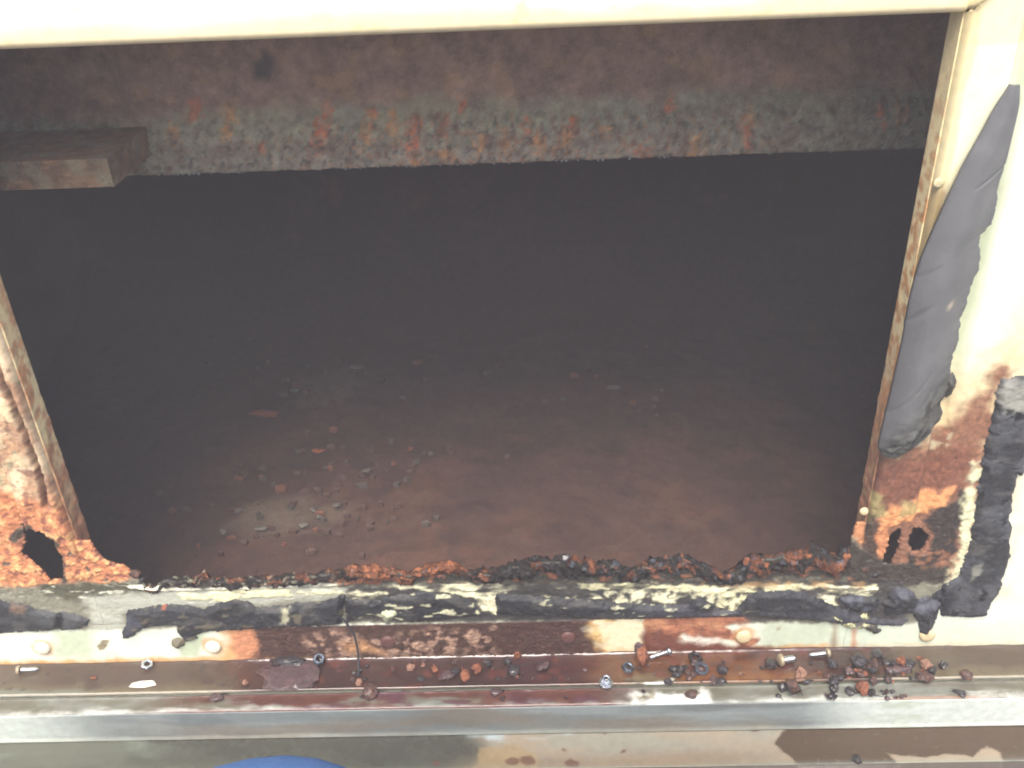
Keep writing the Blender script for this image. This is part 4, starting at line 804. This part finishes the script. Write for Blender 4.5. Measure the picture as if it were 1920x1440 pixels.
named = [(970, 1231, 17, 18, 0.012, 'orange', 'upright orange chip at the back of the ledge above a dark wet lump'),
 (962, 1264, 30, 24, 0.008, 'dark', 'dark wet lump in front of the upright orange chip'),
 (1016, 1252, 30, 26, 0.010, 'purple', 'purple rust chip with a wet blue sheen mid ledge'),
 (1036, 1230, 9, 12, 0.005, 'brown', 'tiny brown chip behind the purple mid ledge chip'),
 (838, 1267, 34, 16, 0.004, 'purple', 'long slanted purple flake beside the big orange chip'),
 (872, 1271, 26, 20, 0.008, 'orange', 'big bright orange chip in front on the mid left ledge'),
 (895, 1258, 19, 16, 0.007, 'orange', 'round orange chip right of the big orange chip'),
 (815, 1258, 12, 14, 0.006, 'orange', 'small orange chip left of the long slanted flake'),
 (793, 1250, 11, 11, 0.005, 'pink', 'tiny pale orange chip behind the long slanted flake'),
 (797, 1240, 16, 7, 0.003, 'purple', 'thin purple sliver at the back of the ledge'),
 (771, 1255, 18, 12, 0.005, 'pink', 'pale two toned chip left of the tiny orange one'),
 (852, 1246, 20, 10, 0.004, 'brown', 'brown flake above the long slanted flake'),
 (790, 1276, 14, 9, 0.004, 'dark', 'small blue black chip at the front left of centre'),
 (737, 1256, 9, 16, 0.004, 'brown', 'narrow brown chip alone right of the dark thread'),
 (662, 1277, 12, 9, 0.005, 'purple', 'small purple chip just left of the thread end'),
 (674, 1283, 14, 13, 0.006, 'pink', 'pinkish chip in front of the thread end'),
 (1204, 1238, 22, 30, 0.016, 'orange', 'tall orange and purple chunk left of a shiny screw'),
 (1198, 1226, 18, 16, 0.018, 'purple', 'purple chunk behind the tall orange chunk'),
 (1272, 1267, 26, 22, 0.011, 'dark', 'dark knobbly lump left of the ring washer'),
 (1290, 1264, 16, 14, 0.008, 'brown', 'brown chip touching the dark knobbly lump'),
 (1335, 1275, 20, 20, 0.006, 'purple', 'bluish purple chip right of the ring washer'),
 (1352, 1280, 18, 10, 0.005, 'dark', 'small dark chip beside the bluish purple one'),
 (1388, 1267, 15, 9, 0.005, 'pink', 'single small pale pink chip between washer and bolt'),
 (1444, 1252, 26, 24, 0.012, 'dark', 'wet blue black lump stuck under the bolt head'),
 (1500, 1266, 26, 24, 0.012, 'pink', 'pale brown block shaped chip below the bolt tip'),
 (1512, 1280, 30, 10, 0.005, 'dark', 'wet dark sliver in front of the pale block chip'),
 (1552, 1270, 20, 14, 0.008, 'brown', 'brown chip between the block chip and the dark cluster'),
 (1484, 1301, 40, 26, 0.016, 'brown', 'large purple brown chunk standing on the step'),
 (1470, 1294, 28, 18, 0.012, 'dark', 'dark wet piece leaning on the large step chunk'),
 (1296, 1304, 26, 18, 0.010, 'brown', 'rounded brown lump on the step below the ring washer'),
 (1614, 1299, 22, 20, 0.014, 'orange', 'orange red cube like chunk on the step'),
 (1634, 1302, 22, 14, 0.008, 'dark', 'dark chip right of the orange red step chunk'),
 (1592, 1300, 18, 16, 0.009, 'dark', 'dark chip left of the orange red step chunk'),
 (1608, 1248, 30, 22, 0.012, 'dark', 'black wet lump at the left of the dark cluster'),
 (1640, 1250, 20, 26, 0.015, 'brown', 'upright brown orange piece in the dark cluster'),
 (1642, 1232, 30, 16, 0.014, 'dark', 'black lump at the back of the dark cluster'),
 (1662, 1246, 20, 18, 0.010, 'dark', 'small black lump right of the upright brown piece'),
 (1690, 1247, 17, 14, 0.010, 'orange', 'light orange chip in the dark cluster'),
 (1684, 1260, 44, 14, 0.006, 'purple', 'curved wet purple flake in front of the light orange chip'),
 (1704, 1250, 18, 14, 0.009, 'dark', 'glossy dark lump right of the light orange chip'),
 (1734, 1252, 24, 18, 0.009, 'pink', 'pale orange chip at the right end of the dark cluster'),
 (1724, 1235, 12, 9, 0.006, 'orange', 'tiny orange chip behind the right end of the cluster'),
 (1732, 1275, 28, 16, 0.008, 'brown', 'flat dark brown chip near the front edge of the ledge at right'),
 (1810, 1271, 24, 20, 0.011, 'brown', 'lone round brown lump at the far right of the ledge'),
 (1800, 1303, 26, 14, 0.005, 'dark', 'flat dark chip on the step under the lone brown lump'),
 (1590, 1262, 18, 14, 0.007, 'purple', 'purple chip in front of the black wet lump'),
 (1576, 1276, 22, 12, 0.006, 'dark', 'dark flake at the front edge left of the cluster'),
 (1560, 1250, 16, 14, 0.008, 'dark', 'small black lump under the short screw'),
 (406, 1311, 30, 22, 0.007, 'purple', 'purple flake lying across the step at left'),
 (695, 1302, 26, 26, 0.009, 'brown', 'brown lump across the step left of centre'),
 (930, 1302, 34, 16, 0.007, 'purple', 'rough purple flake on the step at centre'),
 (176, 1272, 14, 8, 0.003, 'orange', 'small orange flake on the left ledge'),
 (162, 1293, 18, 8, 0.003, 'orange', 'orange flake at the front edge of the left ledge'),
 (460, 1283, 14, 8, 0.004, 'pink', 'pale pink chip left of the large purple plate'),
 (1606, 1429, 16, 14, 0.008, 'dark', 'blue black chip on the lower rail at right')]
for k, (x, y, a, b_, t_, kd, lb) in enumerate(named):
    chip('rust_chip', x, y, a, b_, t_, kd, lb, 'rust chips on the ledge', rot=rng.uniform(-0.5, 0.5), tilt=rng.uniform(-0.3, 0.3), seed=k + 5, z=ZSH if y > 1400 else None)
for k in range(34):                                          # crumbs clumped where the wet rust has gathered
    x, y = rng.choice([(rng.gauss(1640, 50), rng.uniform(1238, 1284)), (rng.gauss(1640, 50), rng.uniform(1238, 1284)), (rng.gauss(1300, 40), rng.uniform(1245, 1284)), (rng.gauss(960, 70), rng.uniform(1245, 1284)), (rng.gauss(1560, 90), rng.uniform(1294, 1312))])
    chip('rust_crumb', x, y, rng.uniform(10, 20), rng.uniform(8, 15), rng.uniform(0.004, 0.009), rng.choice(['dark', 'dark', 'dark', 'brown', 'purple']), 'small dark wet rust crumb gathered among the larger chips on the ledge', 'dark rust crumbs', rot=rng.uniform(0, 3), tilt=rng.uniform(-0.4, 0.4), seed=k + 400)
for k in range(90):                                          # specks too alike to tell apart
    x = rng.choice([rng.uniform(660, 1100), rng.uniform(1130, 1760), rng.uniform(1540, 1740), rng.uniform(1580, 1710)]); y = rng.choice([rng.uniform(1242, 1282)] * 3 + [rng.uniform(1296, 1316)])
    chip('rust_speck', x, y, rng.uniform(5, 10), rng.uniform(4, 8), rng.uniform(0.0015, 0.004), rng.choice(['dark', 'brown', 'purple', 'dark', 'orange']), 'tiny wet rust speck on the ledge or step', 'rust specks', rot=rng.uniform(0, 3), seed=k + 90)
for k, (x, y, kd) in enumerate(((1270, 1066, 'dark'), (1400, 1056, 'orange'), (1275, 1045, 'dark'), (1440, 1062, 'dark'), (1540, 1050, 'pink'), (378, 1078, 'orange'), (252, 1074, 'brown'), (262, 1084, 'dark'), (690, 1070, 'orange'), (840, 1066, 'orange'), (1060, 1062, 'dark'), (1490, 1058, 'brown'), (1570, 1062, 'pink'), (1340, 1078, 'dark'), (1120, 1066, 'brown'), (1640, 1072, 'dark'), (1625, 1060, 'brown'), (660, 1074, 'pink'), (800, 1076, 'brown'), (980, 1070, 'dark'))):
    o = chip('scale_lump', x, y, rng.uniform(16, 26), rng.uniform(12, 18), rng.uniform(0.008, 0.013), kd, None, seed=k + 200, rot=rng.uniform(0, 3), tilt=rng.uniform(-0.7, 0.7), cat=None)
    c = onY(x, y, 0.0); o.location = (c[0], c[1] + 0.001, c[2] - 0.006); o.parent = crust; o.matrix_parent_inverse = Matrix.Identity(4)

# screws, nuts, washers
M_ZN = plain_mat('bright_zinc', (196, 200, 204), 0.22, 1.0, nvar=0.15)
M_ZD = plain_mat('tarnished_zinc', (112, 120, 130), 0.28, 0.9, nvar=0.3)
M_CRH = plain_mat('stained_screw_head', (168, 152, 126), 0.4, 0.4, nvar=0.3)
def lathe(bm, prof, M_, seg=16):
    prev = None
    for x, r_ in prof:
        ring = [bm.verts.new(M_ @ Vector((x, r_ * math.cos(a), r_ * math.sin(a)))) for a in [2 * math.pi * k / seg for k in range(seg)]]
        if prev:
            for k in range(seg): bm.faces.new((prev[k], prev[(k + 1) % seg], ring[(k + 1) % seg], ring[k]))
        else: bm.faces.new(ring[::-1])
        prev = ring
    bm.faces.new(prev)
def bm_obj(name, bm, mat, parent=None, smooth=False):
    bmesh.ops.recalc_face_normals(bm, faces=bm.faces); me = bpy.data.meshes.new(name); bm.to_mesh(me); bm.free(); me.materials.append(mat)
    for f_ in me.polygons: f_.use_smooth = smooth
    return link(bpy.data.objects.new(name, me), parent)
def screw(head_px, tip_px, label, hm, sm, r=0.0022, hr=0.0045, cat='screw'):
    a = onZ(*head_px, ZLEDGE); b = onZ(*tip_px, ZLEDGE); L = float(np.hypot(b[0] - a[0], b[1] - a[1]))
    t = empty('screw', (a[0], a[1], ZLEDGE + 0.0006)); t.rotation_euler = (0, math.atan2(hr - r, L) * 0.8, math.atan2(b[1] - a[1], b[0] - a[0]))
    M_ = Matrix.Translation((0, 0, hr))
    bm = bmesh.new(); lathe(bm, [(-0.0032, hr * 0.45), (-0.0026, hr * 0.8), (-0.001, hr), (0.0006, hr), (0.0009, r)], M_, 18); bm_obj('screw_head', bm, hm, t, True)
    bm = bmesh.new(); pr_ = [(0.0009, r)]; x = 0.002
    while x < L - 0.003: pr_ += [(x, r), (x + 0.0005, r * 1.22), (x + 0.001, r * 0.92)]; x += 0.0013
    pr_ += [(L - 0.002, r * 0.9), (L, r * 0.35)]
    lathe(bm, pr_, M_, 14); bm_obj('shank', bm, sm, t, True)
    return tag(t, label, cat, 'loose screws')
screw((38, 1263), (74, 1259), 'pale screw with a rusty yellow head at the far left of the ledge', M_CRH, M_ZN)
screw((1253, 1228), (1216, 1238), 'shiny screw with its head to the right beside the tall orange chunk', M_ZN, M_ZN)
screw((1462, 1247), (1490, 1240), 'bright bolt with its shank pointing right above the block shaped chip', M_CRH, M_ZN, 0.003, 0.006)
screw((1551, 1231), (1516, 1233), 'short screw with its head to the right near the back of the ledge', M_CRH, M_ZN)
def ring(name, x, y, ro, ri, h, label, mat, hexa=False, tilt=0.15, group='loose nuts and washers', cat='washer', flangeR=None):
    c = onZ(x, y, ZLEDGE); bm = bmesh.new(); seg = 24
    def rad_(k, R_):
        if not hexa: return R_
        a = (2 * math.pi * k / seg) % (math.pi / 3) - math.pi / 6; return R_ * 0.87 / math.cos(a)
    ch = h * 0.2
    lay = [(ri, ch), (ri + ch, 0), (ro - ch, 0), (ro, ch), (ro, h - ch), (ro - ch, h), (ri + ch, h), (ri, h - ch)]
    R_ = []
    for q, (rr, z) in enumerate(lay):
        R_.append([bm.verts.new(((rad_(k, rr) if 2 <= q <= 5 else rr) * math.cos(2 * math.pi * k / seg), (rad_(k, rr) if 2 <= q <= 5 else rr) * math.sin(2 * math.pi * k / seg), z)) for k in range(seg)])
    for q in range(8):
        for k in range(seg): bm.faces.new((R_[q][k], R_[q][(k + 1) % seg], R_[(q + 1) % 8][(k + 1) % seg], R_[(q + 1) % 8][k]))
    o = bm_obj(name, bm, mat); o.location = (c[0], c[1], ZLEDGE + 0.0008 + ro * math.sin(abs(tilt))); o.rotation_euler = (tilt, 0.1, rng.uniform(0, 1))
    return tag(o, label, cat, group)
ring('nut', 277, 1251, 0.0062, 0.0027, 0.0038, 'bright nut on the left ledge above the white paint flake', M_ZN, True, 0.25, cat='nut')
ring('nut', 598, 1242, 0.0062, 0.0026, 0.0045, 'tarnished nut at the upper right corner of the large rust plate', M_ZD, True, 0.5, cat='nut')
nt_ = empty('flanged_nut', tuple(onZ(1136, 1282, ZLEDGE)[:2]) + (ZLEDGE,)); tag(nt_, 'shiny flanged nut near the front edge at mid ledge', 'nut', 'loose nuts and washers')
a_ = ring('flange', 1136, 1282, 0.0068, 0.0026, 0.0016, None, M_ZN, False, 0.1, None, None); b_ = ring('hex_body', 1136, 1282, 0.0048, 0.0024, 0.005, None, M_ZN, True, 0.1, None, None)
a_.location = (0, 0, 0.0012); b_.location = (0, 0.0003, 0.0028); a_.parent = nt_; b_.parent = nt_; b_.rotation_euler = a_.rotation_euler = (0.12, 0.05, 0.3)
ring('nut', 1176, 1258, 0.0062, 0.0026, 0.005, 'dark wet nut on the orange part of the ledge', M_ZD, True, 0.3, cat='nut')
ring('washer', 1315, 1258, 0.0070, 0.0036, 0.0020, 'tarnished ring washer with an open centre', M_ZD, False, 0.3)
ring('nut', 1303, 1237, 0.0072, 0.0028, 0.004, 'blackened nut behind the ring washer', plain_mat('blackened_nut', (50, 46, 44), 0.3, 0.4), True, 0.1, cat='nut')

# pale scale lying on the inner floor
M_SC = plain_mat('pale_scale', (104, 98, 90), 0.6, nvar=0.2); M_SO = plain_mat('orange_scale', (150, 86, 64), 0.7, nvar=0.3)
M_FL['scale'] = M_SC; M_FL['oscale'] = M_SO
for k, (x, y, a, b_, kd, lb) in enumerate(((498, 778, 62, 12, 'oscale', 'orange sliver of scale on the dark inner floor, upper left'), (598, 846, 34, 10, 'oscale', 'small orange flake on the dark inner floor'), (632, 955, 18, 10, 'scale', 'pale green chip on the inner floor'), (570, 986, 20, 10, 'scale', 'round pale crumb on the inner floor'), (448, 960, 16, 9, 'scale', 'pale crumb on the inner floor at left'), (588, 958, 14, 8, 'scale', 'small pale crumb behind the round one'), (418, 998, 14, 10, 'scale', 'leftmost pale crumb near the sill'), (598, 974, 12, 7, 'scale', 'tiny pale crumb right of the round one'), (490, 992, 30, 8, 'scale', 'thin pale sliver near the sill'), (668, 690, 34, 8, 'scale', 'pale sliver on the far inner floor'), (552, 735, 18, 8, 'scale', 'pale chip on the far inner floor'), (755, 748, 14, 7, 'scale', 'faint pale crumb at the middle of the inner floor'), (686, 890, 20, 10, 'scale', 'faint pale crumb behind the sill'), (1150, 728, 34, 10, 'scale', 'faint pale crumb at the right of the inner floor'))):
    chip('scale_crumb', x, y, a * 1.5, b_ * 2, 0.006, kd, lb, 'scale on the inner floor', rot=rng.uniform(-0.3, 0.3), seed=300 + k, z=ZFLOOR + 0.004)

# fine litter over the inner floor, too much of it to count
bm = bmesh.new(); r2_ = random.Random(5); cl = []
for k in range(150):
    cx, cy = r2_.choice([(620, 720), (540, 970), (620, 900), (680, 860), (620, 700), (560, 960), (1150, 730)])
    q = onZ(cx + r2_.gauss(0, 110), cy + r2_.gauss(0, 42), ZFLOOR + 0.002)
    if not (0.04 < q[1] < YBACK - 0.21): continue
    a_ = r2_.uniform(0.0025, 0.008) * (1.8 if r2_.random() < 0.08 else 1); c_ = r2_.uniform(0, 3.14)
    vs_ = [bm.verts.new((q[0] + a_ * r2_.uniform(0.6, 1.1) * math.cos(c_ + t_), q[1] + a_ * r2_.uniform(0.3, 0.7) * math.sin(c_ + t_), ZFLOOR + 0.005 + r2_.uniform(0, 0.004))) for t_ in (0, 1.2, 2.4, 3.7, 5.0)]
    f_ = bm.faces.new(vs_); f_.material_index = r2_.choice([0, 1, 2, 2, 2])
ex_ = bmesh.ops.extrude_face_region(bm, geom=bm.faces[:])
for v in ex_['geom']:
    if isinstance(v, bmesh.types.BMVert): v.co.z -= 0.006
me = bpy.data.meshes.new('floor_litter'); bmesh.ops.recalc_face_normals(bm, faces=bm.faces); bm.to_mesh(me); bm.free()
for m_ in (plain_mat('pale_litter', (86, 78, 70), 0.85), plain_mat('orange_litter', (118, 76, 60), 0.85), plain_mat('brown_litter', (88, 66, 58), 0.85)): me.materials.append(m_)
lit = link(bpy.data.objects.new('floor_litter', me)); tag(lit, 'fine rust and scale litter strewn over the dark inner floor', 'litter', kind='stuff')

# ================================================================== the person crouching before the opening
ZG = -0.45
kc = CAM + ROT @ (np.array([(500 - 960) / FPX, (1622 - 720) / FPX, 1.0]) * 0.552)     # centre of the raised knee
K = Vector(kc)
def skin(name, verts, edges, radii, mat, root=0, sub=2):
    me = bpy.data.meshes.new(name); me.from_pydata([tuple(v) for v in verts], edges, []); o = link(bpy.data.objects.new(name, me))
    m = o.modifiers.new('skin', 'SKIN'); m.use_smooth_shade = True
    for k, r_ in enumerate(radii):
        r_ = r_ if isinstance(r_, tuple) else (r_, r_); me.skin_vertices[0].data[k].radius = r_
        me.skin_vertices[0].data[k].use_root = (k == root)
    s = o.modifiers.new('sub', 'SUBSURF'); s.levels = sub; s.render_levels = sub
    dg = bpy.context.evaluated_depsgraph_get(); m2 = bpy.data.meshes.new_from_object(o.evaluated_get(dg)); bpy.data.objects.remove(o)
    m2.name = name; m2.materials.clear(); m2.materials.append(mat)
    for f_ in m2.polygons: f_.use_smooth = True
    return m2
M_DEN = plain_mat('blue_denim', (80, 112, 160), 0.9, nscale=900, nvar=0.25, bump=0.0006, spec=0.2)
M_JKT = plain_mat('dark_jacket', (60, 64, 72), 0.8, nscale=600, nvar=0.2, spec=0.2)
M_SKN = plain_mat('skin', (204, 150, 124), 0.5, nscale=200, nvar=0.06)
M_HAIR = plain_mat('brown_hair', (58, 42, 34), 0.6, nscale=900, nvar=0.4)
M_SHOE = plain_mat('leather_boot', (70, 54, 42), 0.5, nscale=300, nvar=0.2)
hipL, hipR = Vector((-0.07, -0.83, 0.09)), Vector((0.14, -0.84, 0.09)); pel = Vector((0.035, -0.85, 0.13))
KR = Vector((0.20, -0.62, ZG + 0.07))
V_, E_, R_ = [], [], []
def av(p_, r_, frm=None):
    r_ = r_ if isinstance(r_, tuple) else (r_, r_); V_.append(Vector(p_)); R_.append((r_[0] * 1.32, r_[1] * 1.32))
    if frm is not None: E_.append((frm, len(V_) - 1))
    return len(V_) - 1
p0 = av(pel, (0.15, 0.12)); w1 = av((0.035, -0.87, 0.28), (0.145, 0.11), p0); w2 = av((0.035, -0.89, 0.45), (0.16, 0.11), w1); sh = av((0.035, -0.90, 0.60), (0.15, 0.10), w2)
nk = av((0.035, -0.89, 0.70), 0.055, sh); h1 = av((0.035, -0.865, 0.78), (0.072, 0.085), nk); h2 = av((0.035, -0.855, 0.86), (0.078, 0.098), h1); h3 = av((0.035, -0.86, 0.93), (0.062, 0.075), h2)
a1 = av(hipL, 0.095, p0); a2 = av(hipL.lerp(K, 0.5), 0.082, a1); a3 = av(K + Vector((0, 0.010, 0.0118)), 0.078, a2); an = Vector((-0.10, -0.40, ZG + 0.10)); a4 = av(K.lerp(an, 0.35), 0.060, a3); a5 = av(an, 0.045, a4)
ft = av(Vector((-0.10, -0.41, ZG + 0.05)), 0.048, a5); av(Vector((-0.11, -0.24, ZG + 0.035)), (0.045, 0.035), ft)
b1 = av(hipR, 0.095, p0); b2 = av(hipR.lerp(KR, 0.5), 0.085, b1); b3 = av(KR, 0.068, b2); b4 = av((0.19, -0.80, ZG + 0.07), 0.06, b3); b5 = av((0.19, -1.00, ZG + 0.08), 0.046, b4); av((0.19, -1.06, ZG + 0.045), (0.045, 0.045), b5)
HL, HR = Vector((0.005, -0.735, 0.585)), Vector((0.135, -0.735, 0.585))
for sx, H_ in ((-1, HL), (1, HR)):
    s1 = av((0.035 + sx * 0.18, -0.90, 0.60), 0.066, sh); el = Vector((0.035 + sx * 0.28, -0.80, 0.42)); s2 = av(Vector((0.035 + sx * 0.18, -0.90, 0.60)).lerp(el, 0.5), 0.052, s1); s3 = av(el, 0.045, s2); wr = el.lerp(H_, 0.80); s4 = av(wr, 0.030, s3); pm = av(el.lerp(H_, 0.93), (0.036, 0.02), s4)
body = skin("person", V_, E_, R_, M_DEN, 0, 3)
body.materials.append(M_JKT); body.materials.append(M_SKN); body.materials.append(M_SHOE); body.materials.append(M_HAIR)
for f_ in body.polygons:
    c = f_.center; m_ = 0
    if c.z < ZG + 0.085 and (c.y > -0.44 and c.x < 0 or c.y < -0.98): m_ = 3
    elif c.z > 0.18 and c.y < -0.66: m_ = 1
    if c.z > 0.70 and abs(c.x - 0.035) < 0.12: m_ = 2
    if c.z > 0.80 and (c.y < -0.865 or c.z > 0.90): m_ = 4
    for H_ in (HL, HR):
        if (c - H_).length < 0.075: m_ = 2
    f_.material_index = m_
person = link(bpy.data.objects.new('person', body)); tag(person, 'person kneeling close by in blue trousers, only the round knee in view', 'person')
def finger(pts, rs):
    m_ = skin('finger', pts, [(k, k + 1) for k in range(len(pts) - 1)], rs, M_SKN, 0, 1); o = link(bpy.data.objects.new('finger', m_), person); return o
for sx, H_ in ((-1, HL), (1, HR)):
    for k in range(4):
        b0 = H_ + Vector((-sx * 0.004, -0.008, 0.022 - k * 0.017)); ln = (0.9, 1.0, 0.95, 0.75)[k]
        finger([b0, b0 + Vector((-sx * 0.014, 0.012, 0.002)) * ln, b0 + Vector((-sx * 0.034, 0.014, 0.002)) * ln, b0 + Vector((-sx * 0.048, 0.004, 0.001)) * ln], [0.009, 0.0085, 0.008, 0.007])
    t0 = H_ + Vector((-sx * 0.002, -0.025, 0.022)); finger([t0, t0 + Vector((-sx * 0.012, -0.008, 0.018)), t0 + Vector((-sx * 0.03, -0.004, 0.026))], [0.0105, 0.0095, 0.008])

# ground that the person kneels on
U, V = np.meshgrid(np.linspace(-6, 6, 60), np.linspace(-6, 6, 60), indexing='ij')
p = Paint(U, V, lambda a, b: (a, b), (118, 114, 106), 0.85, 0.6); p.C *= (1 + 0.15 * p.n(1.2, 4, 3))[..., None]
g = grid_mesh('ground', np.stack([U, V, ZG + 0 * U - 0.001], -1), p, surf_mat('grey_roof_covering', 40, 0.01)); tag(g, kind='structure')

# scattering volume added to stand in for lens veiling glare
bm = bmesh.new(); bmesh.ops.create_cube(bm, size=1)
for v in bm.verts: v.co = Vector((v.co.x * 14, v.co.y * 14, -1.5 if v.co.z < 0 else 1.2))
me = bpy.data.meshes.new('glare_veil'); bm.to_mesh(me); bm.free()
mh = bpy.data.materials.new('glare_veil'); mh.use_nodes = True; t = mh.node_tree; t.nodes.clear()
ou = t.nodes.new('ShaderNodeOutputMaterial'); pv = t.nodes.new('ShaderNodeVolumePrincipled')
pv.inputs['Color'].default_value = (0.92, 0.88, 0.9, 1); pv.inputs['Density'].default_value = VEIL; pv.inputs['Anisotropy'].default_value = 0.0
t.links.new(pv.outputs[0], ou.inputs['Volume']); me.materials.append(mh)
hz = link(bpy.data.objects.new('glare_veil', me)); tag(hz, kind='stuff')
